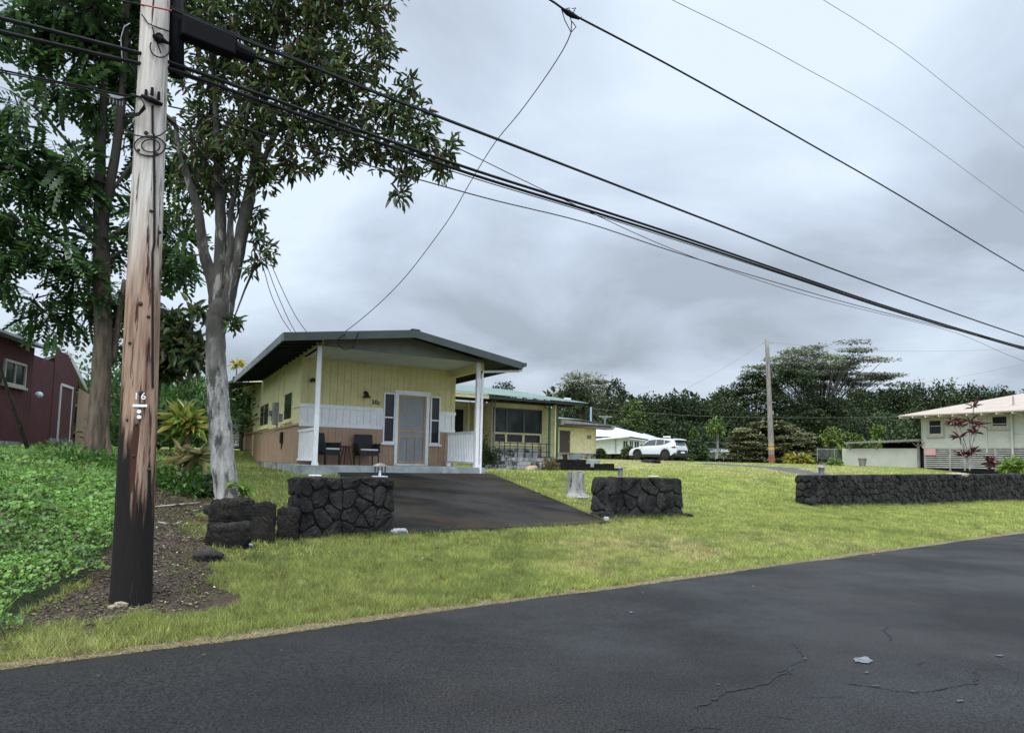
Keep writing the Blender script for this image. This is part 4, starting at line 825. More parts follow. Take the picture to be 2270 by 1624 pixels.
# ---------------------------------------------------------------- white house in the distance
def white_house():
    d=72; t=thing('white_house','low white house with long white metal roof behind the parked car','house',at(1400,1006,d)); P=lambda x,y,k=0:at(x,y,d+k)
    mb=MB(); B=[(1318,1006),(1318,966),(1470,975),(1470,1004)]; mb.prism([P(*p) for p in B],[P(*p,6) for p in B]); mb.build('wall','white',t)
    mb=MB(); mb.prism([P(1312,976,-.9),P(1312,951,5),P(1342,944,5),P(1395,966,-1.0),P(1395,969,-1.0)],[P(1312,976,-.6),P(1312,951,6.5),P(1342,944,6.5),P(1395,966,-.7),P(1395,969,-.7)]); mb.build('front_roof','metal_white',t)
    mb=MB(); mb.prism([P(1340,945,4),P(1362,946,4),P(1476,974,2),P(1460,980,-.5),P(1396,972,-.5)],[P(1340,945,6),P(1362,946,6),P(1476,974,4),P(1460,980,0),P(1396,972,0)]); mb.build('main_roof','metal_white',t)
    mb=MB(); mb.prism([P(1415,963,7),P(1428,960,7),P(1484,977,6),P(1476,979,5)],[P(1415,963,9),P(1428,960,9),P(1484,977,8),P(1476,979,7)]); mb.build('rear_roof','metal_blue',t)
    def wnd(x0,x1,y0,y1): 
        mb=MB(); Q=[(x0,y1),(x0,y0),(x1,y0),(x1,y1)]; mb.prism([P(*p,-.06) for p in Q],[P(*p,.1) for p in Q]); w=mb.build('window','dark_frame',t)
        mb=MB(); m_=(x0+x1)/2; Q=[(m_-.4,y1),(m_-.4,y0),(m_+.4,y0),(m_+.4,y1)]; mb.prism([P(*p,-.12) for p in Q],[P(*p,-.07) for p in Q]); mb.build('frame','white_trim',w)
    wnd(1364,1366,973,1003); wnd(1382,1391,977,1001); wnd(1396,1403,977,998); wnd(1407,1416,978,998)
    mb=MB(); Q=[(1318,970),(1398,970),(1466,980),(1466,977),(1398,967),(1318,967)]; mb.prism([P(*p,-.3) for p in Q],[P(*p,-.05) for p in Q]); mb.build('eave_board','dark_frame',t)
white_house()
def hoop():
    d=66; t=thing('basketball_hoop','white basketball backboard rising above the parked car','basketball hoop',at(1478,1010,d)); mb=MB(); mb.tube([at(1479,1012,d+1),at(1479,975,d+1)],.07,6); mb.build('pole','dark_frame',t)
    mb=MB(); Q=[(1470,979),(1470,966),(1486.5,966),(1486.5,979)]; mb.prism([at(*p,d) for p in Q],[at(*p,d+.06) for p in Q]); bb=mb.build('backboard','white_trim',t)
    mb=MB()
    for (x0,x1,y0,y1) in ((1475.5,1481.5,970,970.7),(1475.5,1476.2,970,976),(1480.8,1481.5,970,976),(1475.5,1481.5,975.4,976)): Q=[(x0,y1),(x0,y0),(x1,y0),(x1,y1)]; mb.prism([at(*p,d-.03) for p in Q],[at(*p,d-.005) for p in Q])
    mb.build('target_square','grey_metal',bb)
    mb=MB(); c=at(1478.3,976,d-.35); ring=[c+[.23*math.cos(a),.23*math.sin(a),0] for a in np.linspace(0,2*math.pi,13)]; mb.tube(ring,.02,5,caps=False); mb.build('rim','rust',t)
hoop()
# ---------------------------------------------------------------- parked car
def car():
    base=gp(1456,1019); c=at(1458,1018.5,57); A=math.atan2(.61,-.79)   # nose direction
    nx=np.array([-.70,.714,0]); sd=np.array([-.714,-.70,0]) # left side faces the camera
    t=thing('parked_car','white crossover car parked on the grass before the white house','car',c)
    def f(x,y,z): return c+nx*x*.93+sd*y*.97+np.array([0,0,z])
    prof_top=[(-2.28,.98,1.02),(-2.2,1.10,1.12),(-1.6,1.12,1.12),(-.6,1.06,1.08),(.6,1.0,1.03),(1.1,.98,1.0),(1.7,.90,.93),(2.15,.78,.80),(2.33,.62,.66)]
    def hw(x): return .93-.10*max(0,(abs(x)-1.7)/.63)**2
    # lower body with wheel arches
    xs=np.linspace(-2.33,2.33,48); V=[]; rings=[]
    def topz(x): return float(np.interp(x,[p[0] for p in prof_top],[p[1] for p in prof_top]))
    def botz(x):
        z=.30
        for wc in (-1.36,1.38):
            if abs(x-wc)<.43: z=max(z,.36+math.sqrt(.43**2-(x-wc)**2)*.98)
        return z
    for x in xs:
        w=hw(x); zt_=topz(x); zb=min(botz(x),zt_-.1); zm=zb+(zt_-zb)*.55
        r=[(x,w-.03,zb),(x,w,max(zm,zb)),(x,w-.02,zt_-.08),(x,w-.13,zt_),(x,-w+.13,zt_),(x,-w+.02,zt_-.08),(x,-w,max(zm,zb)),(x,-w+.03,zb)]; rings.append([f(*p) for p in r])
    mb=MB(); n=8; V=[p for r in rings for p in r]; F=[(i*n+k,i*n+(k+1)%n,(i+1)*n+(k+1)%n,(i+1)*n+k) for i in range(len(xs)-1) for k in range(n)]; F+=[tuple(range(n))[::-1],tuple((len(xs)-1)*n+k for k in range(n))]
    mb.add(V,F); body=mb.build('body','car_white',t,smooth=False,bevel=.01)
    # cabin
    st_=[(-2.2,1.05,1.20,.80),(-2.05,1.05,1.42,.76),(-1.75,1.06,1.56,.72),(-1.0,1.04,1.63,.70),(-.2,1.02,1.65,.70),(.35,1.0,1.58,.70),(.8,.99,1.32,.74),(1.2,.96,1.02,.80)]
    mb=MB(); V=[]
    for x,zb,zt_,w in st_: V+=[f(x,.86,zb-.05),f(x,w+.0,zt_-.05),f(x,w-.08,zt_),f(x,-w+.08,zt_),f(x,-w,zt_-.05),f(x,-.86,zb-.05)]
    n=6; F=[(i*n+k,i*n+(k+1)%n,(i+1)*n+(k+1)%n,(i+1)*n+k) for i in range(len(st_)-1) for k in range(n)]+[tuple(range(n))[::-1],tuple((len(st_)-1)*n+k for k in range(n))]
    mb.add(V,F); mb.build('cabin','car_white',t,bevel=.015)
    def side(pts,name,m_,o,par):
        for s in (1,): pass
        mb=MB(); q=lambda x,z,oo:f(x,(.86-(z-1.0)*.22)+oo,z); mb.prism([q(x,z,o) for x,z in pts],[q(x,z,o-.03) for x,z in pts]); return mb.build(name,m_,par)
    for s in (1,-1):
        def sidep(pts,name,m_,o):
            q=lambda x,z,oo:f(x,s*((.855-(z-1.0)*.235)+oo),z); mb=MB(); mb.prism([q(x,z,o) for x,z in pts],[q(x,z,o-.04) for x,z in pts]); return mb.build(name,m_,t)
        sidep([(.95,1.08),(.32,1.48),(-.35,1.54),(-.35,1.09)],'side_window','car_glass',.015); sidep([(-.42,1.09),(-.42,1.54),(-1.15,1.51),(-1.15,1.15)],'side_window','car_glass',.015); sidep([(-1.22,1.17),(-1.22,1.50),(-1.82,1.40)],'side_window','car_glass',.015)
    mb=MB(); mb.prism([f(-2.27,.62,1.13),f(-2.11,.60,1.42),f(-2.11,-.60,1.42),f(-2.27,-.62,1.13)],[f(-2.2,.62,1.13),f(-2.04,.60,1.42),f(-2.04,-.60,1.42),f(-2.2,-.62,1.13)]); mb.build('rear_window','car_glass',t)
    mb=MB(); mb.prism([f(1.2,.7,1.05),f(.5,.62,1.52),f(.5,-.62,1.52),f(1.2,-.7,1.05)],[f(1.25,.7,1.08),f(.53,.62,1.55),f(.53,-.62,1.55),f(1.25,-.7,1.08)]); mb.build('windscreen','car_glass',t)
    mb=MB(); mb.hexa([f(-2.32,-.66,1.50),f(-2.0,-.68,1.55),f(-2.0,.68,1.55),f(-2.32,.66,1.50),f(-2.32,-.66,1.54),f(-2.0,-.68,1.61),f(-2.0,.68,1.61),f(-2.32,.66,1.54)]); mb.build('spoiler','car_white',t)
    mb=MB(); mb.hexa([f(-2.14,-.64,1.42),f(-2.1,-.64,1.42),f(-2.1,.64,1.42),f(-2.14,.64,1.42),f(-2.3,-.64,1.50),f(-2.0,-.64,1.50),f(-2.0,.64,1.50),f(-2.3,.64,1.50)]); mb.build('spoiler_underside','car_trim',t)
    for s in (1,-1): mb=MB(); mb.tube([f(.2,s*.62,1.63),f(.0,s*.62,1.70),f(-1.5,s*.62,1.68),f(-1.8,s*.62,1.60)],.02,6); mb.build('roof_rail','car_trim',t)
    # dark cladding: sills, arches, bumper
    mb=MB(); mb.box(f,-.95,.95,.88,.95,.22,.42); mb.box(f,-.95,.95,-.95,-.88,.22,.42)
    for s in (1,-1):
        for wc in (-1.36,1.38):
            V=[]; K=14
            for k in range(K+1): a=math.pi*k/K; V+=[f(wc+.40*math.cos(a),s*.95,.36+.40*math.sin(a)),f(wc+.47*math.cos(a),s*.95,.36+.47*math.sin(a)),f(wc+.47*math.cos(a),s*.86,.36+.47*math.sin(a)),f(wc+.40*math.cos(a),s*.80,.36+.40*math.sin(a))]
            F=[]
            for k in range(K): b=k*4; F+=[(b,b+1,b+5,b+4),(b+1,b+2,b+6,b+5),(b+3,b,b+4,b+7)]
            mb.add(V,F)
    mb.hexa([f(-2.40,-.80,.30),f(-1.85,-.90,.30),f(-1.85,.94,.30),f(-2.40,.80,.30),f(-2.41,-.62,.74),f(-2.2,-.90,.50),f(-2.2,.93,.50),f(-2.41,.62,.74)]); mb.box(f,-2.2,2.2,-.8,.8,.2,.34)
    mb.build('cladding','car_trim',t)
    mb=MB(); mb.box(f,-2.43,-2.405,-.26,.26,.52,.64); mb.build('licence_plate','white_trim',t)
    for s in (1,-1):
        mb=MB(); mb.prism([f(-1.95,s*.94,.98),f(-2.22,s*.925,1.03),f(-2.25,s*.90,.90),f(-2.0,s*.94,.93)],[f(-1.95,s*.8,.98),f(-2.2,s*.6,1.03),f(-2.22,s*.6,.90),f(-2.0,s*.8,.93)]); mb.build('taillight','tail_red',t)
    mb=MB(); mb.prism([f(-2.325,.9,.99),f(-2.32,-.9,.99),f(-2.32,-.9,.95),f(-2.325,.9,.95)],[f(-2.2,.9,.99),f(-2.2,-.9,.99),f(-2.2,-.9,.95),f(-2.2,.9,.95)]); mb.build('light_bar','tail_red',t)
    mb=MB(); mb.tube([f(.95,.88,1.07),f(.92,1.05,1.10)],[.05,.08],8); mb.build('mirror','car_trim',t)
    for s in (1,-1):
        for wc in (-1.36,1.38):
            mb=MB(); mb.tube([f(wc,s*.92,.36),f(wc,s*.70,.36)],.36,22); w=mb.build('wheel','tyre',t)
            mb=MB(); mb.tube([f(wc,s*.93,.36),f(wc,s*.90,.36)],.25,16)
            for k in range(5): a=k*1.2566; mb.tube([f(wc,s*.94,.36),f(wc+.22*math.cos(a),s*.94,.36+.22*math.sin(a))],.025,5)
            mb.build('rim','rim',w)
car()
# ---------------------------------------------------------------- house at the right
def right_house():
    O=at(2046,1038,53); f=frame(O,151.4,61.4); t=thing('raised_house','raised grey green house with pale hip roof and slatted base at the right edge','house',f(4,3,1.6)); W=13
    mb=MB(); mb.box(f,0,W,0,8,3.11,5.36); mb.build('wall','greige',t)
    mb=MB()
    for z in (3.94,4.6): mb.box(f,0,W,-.02,0,z,z+.05)
    for u in (4.42,): mb.box(f,u,u+.10,-.06,-.02,2.75,5.3)
    mb.box(f,-.03,.05,-.03,.0,3.11,5.3); mb.box(f,0,W,-.03,.0,3.06,3.16); mb.build('wall_trim','greige',t)
    mb=MB(); mb.tube([f(6.1,-.12,5.3),f(6.1,-.12,1.7)],.07,8); mb.build('drain_pipe','greige',t)
    windowpart(t,f,.40,1.62,3.88,5.20,0,.07,.20,rails=(),fm='greige_trim'); windowpart(t,f,4.68,6.0,4.28,5.32,0,.07,.22,fm='greige_trim')
    for (a,b,z0,z1) in ((.62,1.42,4.08,5.0),(4.9,5.78,4.5,5.1)):
        mb=MB(); z=z0
        while z<z1: mb.hexa([f(a,-.03,z),f(b,-.03,z),f(b,-.005,z+.10),f(a,-.005,z+.10),f(a,-.035,z+.01),f(b,-.035,z+.01),f(b,-.01,z+.12),f(a,-.01,z+.12)]); z+=.14
        mb.build('louvres','glass_dark',t)
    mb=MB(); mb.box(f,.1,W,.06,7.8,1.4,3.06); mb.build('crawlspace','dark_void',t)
    mb=MB(); z=1.66
    while z<3.0: mb.box(f,.10,W,-.02,.01,z,z+.085); z+=.145
    for u in (.12,1.9,2.9,4.9,7.2,9): mb.box(f,u,u+.1,.012,.05,1.5,3.06)
    mb.build('slatted_skirt','lattice',t)
    # hip roof
    x0,x1,y0,y1,ze=-1.1,W+1,-1.1,9.1,5.40; r0,r1=f(4.9,4,6.95),f(8.1,4,6.95)
    a,b,c,d=f(x0,y0,ze),f(x1,y0,ze),f(x1,y1,ze),f(x0,y1,ze); dn=np.array([0,0,-.08]); mb=MB(); mb.add([a,b,c,d,r0,r1,a+dn,b+dn,c+dn,d+dn],[(0,1,5,4),(1,2,5),(2,3,4,5),(3,0,4),(0,6,7,1),(1,7,8,2),(2,8,9,3),(3,9,6,0),(9,8,7,6)]); rf=mb.build('roof','pale_roof',t)
    mb=MB(); u=x0+.1
    while u<x1: mb.box(f,u,u+.07,y0+.04,0,ze-.20,ze-.085); u+=.95
    mb.build('rafter_ends','white_trim',rf)
    for (u,v,h) in ((3.2,.6,.35),(6.0,.4,.6)): mb=MB(); z=5.4+(v+1.1)*.3; mb.tube([f(u,v,z-.1),f(u,v,z+h)],.06,8); mb.build('vent_pipe','pale_roof',rf)
    mb=MB(); mb.box(f,.2,1.0,-.10,-.03,2.55,3.0); tag(mb.build('pink_cloth','pink'),'pink cloth hanging on the slats below the left window','cloth')
    # carport
    c=thing('carport','long low carport with blank pale wall left of the raised house','carport',f(-3.3,0,1.6))
    mb=MB(); mb.hexa([f(-6.6,-.05,1.5),f(-.25,-.05,1.4),f(-.25,.1,1.4),f(-6.6,.1,1.5),f(-6.6,-.05,3.07),f(-.25,-.05,3.04),f(-.25,.1,3.04),f(-6.6,.1,3.07)]); mb.build('wall','greige',c)
    mb=MB(); mb.hexa([f(-6.0,-.5,3.42),f(-.0,-.5,3.54),f(-.0,5,3.8),f(-6.0,5,3.7),f(-6.0,-.5,3.56),f(-.0,-.5,3.70),f(-.0,5,3.96),f(-6.0,5,3.86)]); mb.build('roof','wood_grey',c)
    for u in (-5.9,-3.6,-.28):
        mb=MB(); mb.box(f,u,u+.12,-.2,-.08,1.5 if u>-.3 else 3.0,3.5); mb.tube([f(u+.06,-.14,3.1),f(u+.5,-.14,3.48)],.04,5); mb.tube([f(u+.06,-.14,3.1),f(u-.38,-.14,3.48)],.04,5); mb.build('post','wood_grey',c)
    mb=MB(); mb.box(f,-5.9,-.3,4.0,4.1,1.5,3.6); mb.build('rear_wall','dark_void',c)
    mb=MB(); mb.box(f,-.22,.05,.2,.3,1.5,3.5); mb.build('gap_panel','dark_void',c)
    return f
RH=right_house()
# ---------------------------------------------------------------- red barn at the left
def barn():
    # wall A faces the road, a return wall, then the gable wall with the white framed door
    A1=at(59,990,22); A0=at(-60,994,18.8); z0=1.7; fa=frame(A0,hd(A0,A1),hd(A0,A1)-90); L_=float(np.linalg.norm((A1-A0)[:2]))
    C0=at(108,982,24.6); C1=at(160,977,27.5); fc=frame(C0,hd(C0,C1),hd(C0,C1)-90); LC=float(np.linalg.norm((C1-C0)[:2]))
    t=thing('red_barn','dark red wooden shed with a white framed door behind the left trees','shed',[A1[0],A1[1],z0])
    zA=lambda y,d,x=30:float(at(x,y,d)[2])
    za=zA(748,20); 
    mb=MB(); u=0
    while u<L_: mb.box(fa,u,min(u+.19,L_),-.02,0,z0+.12,za); u+=.2
    mb.box(fa,0,L_,.001,5,z0+.12,za-.02); mb.build('front_wall','barn_red',t)
    zc=float(at(135,848,25.5)[2]); 
    mb=MB(); P=[np.array([*A1[:2],0])+fa.dv*.3,np.array([*C0[:2],0])]; q=frame(P[0],hd(P[0],P[1]),hd(P[0],P[1])-90); l=float(np.linalg.norm(P[1]-P[0])); mb.box(q,0,l,0,.2,z0,za-.1); mb.build('return_wall','barn_red',t)
    zr=float(at(150,778,26.5)[2]); zl=float(at(191,860,29)[2])
    mb=MB(); u=0
    while u<LC: mb.box(fc,u,min(u+.19,LC),-.02,0,z0+.3,zr-.2-max(0,(u-LC*.55))*.55); u+=.2
    mb.box(fc,0,LC,.001,6,z0+.3,zr-.9); mb.build('gable_wall','barn_red',t)
    mb=MB(); mb.box(fa,0,L_+.02,-.03,.2,z0-.5,z0+.12); mb.box(fc,-.02,LC+.02,-.04,.2,z0-.5,z0+.3); mb.build('foundation','old_concrete',t)
    # door
    d0=onp(123,977,C0,np.array([fc.du[1],-fc.du[0],0])); d1=onp(151,975,C0,np.array([fc.du[1],-fc.du[0],0])); ua=float((d0-C0)[:2]@fc.du[:2]); ub=float((d1-C0)[:2]@fc.du[:2]); dz=float(d0[2]); dt=float(onp(131,848,C0,np.array([fc.du[1],-fc.du[0],0]))[2])
    mb=MB(); mb.box(fc,ua,ua+.09,-.06,-.021,dz,dt); mb.box(fc,ub-.09,ub,-.06,-.021,dz,dt); mb.box(fc,ua,ub,-.065,-.021,dt-.09,dt); fr_=mb.build('door_frame','barn_white',t)
    mb=MB(); mb.box(fc,ua+.09,ub-.09,-.04,-.021,dz,dt-.09); mb.build('door','barn_red',t)
    # window on wall A
    nA=np.array([fa.du[1],-fa.du[0],0]); w0=onp(2,850,A0,nA); w1=onp(50,860,A0,nA); wt=onp(4,793,A0,nA); u0=float((w0-A0)[:2]@fa.du[:2]); u1=float((w1-A0)[:2]@fa.du[:2])
    windowpart(t,fa,u0,u1,float(w0[2]),float(wt[2]),-.02,.06,.07,mulls=((u0+u1)/2,),fm='greige_trim')
    # roofs
    mb=MB(); mb.hexa([fa(-1,-.5,za-.05),fa(L_+.3,-.5,za-.05),fa(L_+.3,5,za+1.0),fa(-1,5,za+1.0),fa(-1,-.5,za+.02),fa(L_+.3,-.5,za+.02),fa(L_+.3,5,za+1.08),fa(-1,5,za+1.08)]); mb.build('front_roof','shed_roof',t)
    R0,R1=at(112,768,24.5),at(150,779,26.2); E1=at(192,861,29.3); bk=np.array([*fc.dv[:2],0])*6
    mb=MB(); dn=np.array([0,0,-.10]); mb.hexa([R1+dn,E1+dn,E1+bk+dn,R1+bk+dn,R1,E1,E1+bk,R1+bk]); E0_=at(70,800,22.8); mb.hexa([E0_+dn,R1+dn,R1+bk+dn,E0_+bk+dn,E0_,R1,R1+bk,E0_+bk]); mb.build('gable_roof','shed_roof',t)
    off=np.array([*(-fc.dv[:2]),0])*.06; dn=np.array([0,0,-.2]); mb=MB(); mb.prism([R1+off,E1+off,E1+off+dn,R1+off+dn],[R1+off*.1,E1+off*.1,E1+off*.1+dn,R1+off*.1+dn]); mb.build('rake_board','barn_white',t)
    mb=MB(); p=at(86,875,22.2); mb.lathe(p,[(.02,-.1),(.09,-.06),(.12,0),(.09,.07),(.03,.1)],14); mb.build('globe_lamp','white_stain',t,smooth=True)
    mb=MB(); mb.tube([at(-5,795,17.0),at(22,880,17.6),at(40,930,18),at(61,993,18.6)],[.035,.04,.045,.055],6,jit=.2); tag(mb.build('leaning_pole','bark_dark'),'bare stick leaning against the dark red shed wall','stick')
    px=at(166,975,28); f=frame(px,60,-30); mb=MB(); mb.prism([f(0,0,px[2]-.3),f(0,0,px[2]+2.0),f(.5,0,px[2]+1.7),f(.7,0,px[2]-.3)],[f(0,.1,px[2]-.3),f(0,.1,px[2]+2.0),f(.5,.1,px[2]+1.7),f(.7,.1,px[2]-.3)]); tag(mb.build('plywood_sheet','raw_wood'),'tan plywood sheet leaning behind the red shed corner','plywood sheet')
barn()
# slatted white panel and dark lean-to at the far left of the cottage
def sidepanel():
    f=H; mb=MB(); z=1.9
    t=thing('louvred_screen','white louvred screen panel beside the rear of the cottage','screen',f(-.9,12.5,1.8))
    while z<3.35: mb.box(f,-1.1,-.35,12.0,12.04,z,z+.085); z+=.11
    mb.build('louvres','white',t); mb=MB(); mb.box(f,-.35,-.28,12.0,12.06,1.8,3.45); mb.box(f,-1.17,-1.1,12,12.06,1.8,3.45); mb.build('frame','wood_grey',t)
    mb=MB(); mb.box(f,-.25,-.15,12.2,12.3,1.6,4.2); tag(mb.build('awning_post','wood_grey'),'weathered wooden post under the rear awning','post')
    mb=MB(); mb.box(f,-1.6,-.1,14.9,15.0,2.4,4.2); tag(mb.build('lean_to_wall','greige'),'pale wall behind the louvred screen','wall')
sidepanel()
# ---------------------------------------------------------------- cut stump on the lawn
def stump():
    c=gp(1276,1099); d=c[1]; r=20/FPX*d; h=(1099-1047)/FPX*d; t=thing('tree_stump','tall weathered tree stump on the lawn beside the driveway','tree stump',c)
    K=28; rd=random.Random(5); V=[]; zs=[(-.05,1.55),(.0,1.42),(.05,1.22),(.12,1.08),(.25,1.0),(.6,.93),(.97,.92),(1.0,.90)]
    for z,q in zs:
        for k in range(K): a=2*math.pi*k/K; rr=r*q*(1+.05*math.sin(3*a+1)+.04*math.sin(7*a)+(.22*max(0,math.sin(5*a)) if q>1.05 else 0)*(q-1)*2); zz_=z*h+(.02*math.sin(2*a) if z>=.97 else 0); V.append((c[0]+rr*math.cos(a),c[1]+rr*math.sin(a),c[2]+zz_))
    mb=MB(); mb.add(V,[(i*K+k,i*K+(k+1)%K,(i+1)*K+(k+1)%K,(i+1)*K+k) for i in range(len(zs)-1) for k in range(K)]+[tuple((len(zs)-1)*K+k for k in range(K))]); mb.build('trunk','stump_bark',t)
    mb=MB(); top=c+[0,0,h+.004]; mb.lathe(top,[(r*.80,0),(r*.78,.006)],24); mb.build('cut_face','wood_grey',t)
stump()
# low mossy brick edging in the lawn between house and driveway
p=gp(1192,1097); f=frame(p,60,-30); mb=MB(); mb.box(f,-.35,.1,0,.25,p[2]-.05,p[2]+.06); tag(mb.build('edging_brick','brick_black',bevel=.02),'mossy black block lying in the grass by the driveway edge','brick')
# fences, little shed, bucket
def chainlink(label,a,b,h,n):
    t=thing('chain_link_fence',label,'fence',a); mb=MB()
    for i in range(n+1): p=a+(b-a)*i/n; mb.tube([p-[0,0,.1],p+[0,0,h]],.035,6)
    mb.build('posts','grey_metal',t); mb=MB(); mb.tube([a+[0,0,h],b+[0,0,h]],.025,5)
    m=60
    for i in range(m): p=a+(b-a)*i/m; q=a+(b-a)*min(1,(i+3)/m); mb.tube([p+[0,0,.05],q+[0,0,h]],.006,3,caps=False); mb.tube([q+[0,0,.05],p+[0,0,h]],.006,3,caps=False)
    mb.build('wire_mesh','grey_metal',t)
chainlink('grey wire mesh fence section left of the carport wall',at(1812,1019,63),at(1932,1021,60),.95,3)
chainlink('grey wire fence below the small white roofed shed',at(1568,1016,74),at(1640,1018,74),1.0,4)
def tiny_shed():
    d=85; t=thing('distant_shed','tiny red brown shed with a flat white roof beyond the papaya tree','shed',at(1600,1014,d)); P=lambda x,y,k=0:at(x,y,d+k)
    Q=[(1582,1014),(1582,999),(1614,999),(1614,1014)]; mb=MB(); mb.prism([P(*p) for p in Q],[P(*p,4) for p in Q]); mb.build('wall','barn_red',t)
    mb=MB(); mb.prism([P(1554,1000,-1),P(1616,1000,-1),P(1624,994,3),P(1562,993,3)],[P(1554,1001.5,-1),P(1616,1001.5,-1),P(1624,996,3),P(1562,995,3)]); mb.build('roof','metal_white',t)
tiny_shed()
c=gp(1912,1035)*0+at(1912,1034,50); mb=MB(); mb.lathe(c,[(.18,0),(.26,.5),(.30,.52),(.30,.58)],14); tag(mb.build('plant_pot','wood_grey'),'grey planter pot standing on grass before the carport wall','planter')
# ---------------------------------------------------------------- utility pole (near)
PB=gp(290,1336); PT=at(345,0,PB[1]+.10); 
dvec=(PT-PB)/np.linalg.norm(PT-PB); PTOP=PB+dvec*11.5
cs=PB[1]/math.hypot(PB[0],PB[1]); r_b=45.5/FPX*PB[1]*cs; r_t=33/FPX*PT[1]*cs*1.02
def pole_r(z): q=(z-PB[2])/(PT[2]-PB[2]); return r_b+(r_t-r_b)*min(q,1)-max(0,q-1)*.03
def polemat():
    m=bpy.data.materials.new('pole_bark_rot'); m.use_nodes=True; t=m.node_tree; nd=t.nodes; lk=t.links; b=nd['Principled BSDF']; b.inputs['Roughness'].default_value=.85; b.inputs['Specular IOR Level'].default_value=.25
    tc=nd.new('ShaderNodeTexCoord'); mp=nd.new('ShaderNodeMapping'); mp.inputs['Scale'].default_value=(9,9,.6); lk.new(tc.outputs['Object'],mp.inputs[0])
    def nz(sc,d,vec,r=.6,off=0): n=nd.new('ShaderNodeTexNoise'); n.noise_dimensions='4D'; n.inputs['W'].default_value=off; n.inputs['Scale'].default_value=sc; n.inputs['Detail'].default_value=d; n.inputs['Roughness'].default_value=r; lk.new(vec,n.inputs['Vector']); return n.outputs[0]
    def mr(s,a,b_,c=0,d=1): n=nd.new('ShaderNodeMapRange'); n.inputs[1].default_value=a; n.inputs[2].default_value=b_; n.inputs[3].default_value=c; n.inputs[4].default_value=d; lk.new(s,n.inputs[0]); return n.outputs[0]
    def mx(f,A,B,mode='MIX'):
        x=nd.new('ShaderNodeMix'); x.data_type='RGBA'; x.blend_type=mode
        for k,v in ((0,f),(6,A),(7,B)):
            if isinstance(v,tuple): x.inputs[k].default_value=(*v,1)
            elif isinstance(v,float): x.inputs[k].default_value=v
            else: lk.new(v,x.inputs[k])
        return x.outputs[2]
    def ma(op,a,b_):
        n=nd.new('ShaderNodeMath'); n.operation=op
        for i,v in enumerate((a,b_)):
            if isinstance(v,(int,float)): n.inputs[i].default_value=v
            else: lk.new(v,n.inputs[i])
        return n.outputs[0]
    sp=nd.new('ShaderNodeSeparateXYZ'); lk.new(tc.outputs['Object'],sp.inputs[0]); z=sp.outputs[2]
    grain=nz(2.2,8,mp.outputs[0]); grey=mx(mr(grain,.35,.62),(.34,.30,.26),(.56,.52,.47)); tan=mx(mr(grain,.35,.62),(.17,.10,.068),(.38,.26,.18))
    zw=ma('ADD',z,ma('MULTIPLY',ma('SUBTRACT',nz(1.4,4,mp.outputs[0],off=3),.5),1.6)); col=mx(mr(zw,3.0,3.9),tan,grey)
    # reddish creosote streaks, then black rot climbing from the foot, in ragged vertical tongues
    st1=nz(1.7,6,mp.outputs[0],.65,7); lowm=mr(z,.4,3.6,1,0); red=mr(ma('ADD',st1,ma('MULTIPLY',lowm,.15)),.575,.64); col=mx(red,col,(.050,.021,.013))
    st2=nz(.95,7,mp.outputs[0],.62,11); 
    left=mr(sp.outputs[0],.05,-.16,0,.42); k=ma('ADD',ma('ADD',ma('MULTIPLY',mr(z,.35,3.2,1,0),.58),ma('MULTIPLY',st2,.95)),ma('MULTIPLY',left,mr(z,2.2,3.0,.55,0)))
    col=mx(mr(k,.87,.95),col,(.010,.008,.007)); col=mx(mr(z,.62,.95,1,0),col,(.011,.009,.008))
    # checks (long cracks), knots
    mp2=nd.new('ShaderNodeMapping'); mp2.inputs['Scale'].default_value=(26,26,.5); lk.new(tc.outputs['Object'],mp2.inputs[0]); ck=nz(1.5,5,mp2.outputs[0],.7,5); crk=mr(ck,.60,.66); col=mx(ma('MULTIPLY',crk,.8),col,(.05,.035,.025))
    lk.new(col,b.inputs['Base Color']); bp=nd.new('ShaderNodeBump'); bp.inputs['Strength'].default_value=.8; bp.inputs['Distance'].default_value=.015; lk.new(ma('SUBTRACT',grain,ma('MULTIPLY',crk,.8)),bp.inputs['Height']); lk.new(bp.outputs[0],b.inputs['Normal']); MATS['pole_rot']=m
polemat()
def surf(px,py,out=0.0):
    """point of the pole's surface seen at a pixel"""
    r=ray(px,py); r/=np.linalg.norm(r); best=None
    for d in np.linspace(PB[1]*.9,PB[1]*2.2,2500):
        p=EYE+r*d; q=PB+dvec*((p-PB)@dvec); 
        if np.linalg.norm(p-q)<=pole_r(p[2])+.002: n=(p-q)/np.linalg.norm(p-q); return p+n*out,n
    p=EYE+r*PB[1]; q=PB+dvec*((p-PB)@dvec); n=(p-q)/np.linalg.norm(p-q); return q+n*pole_r(p[2]),n
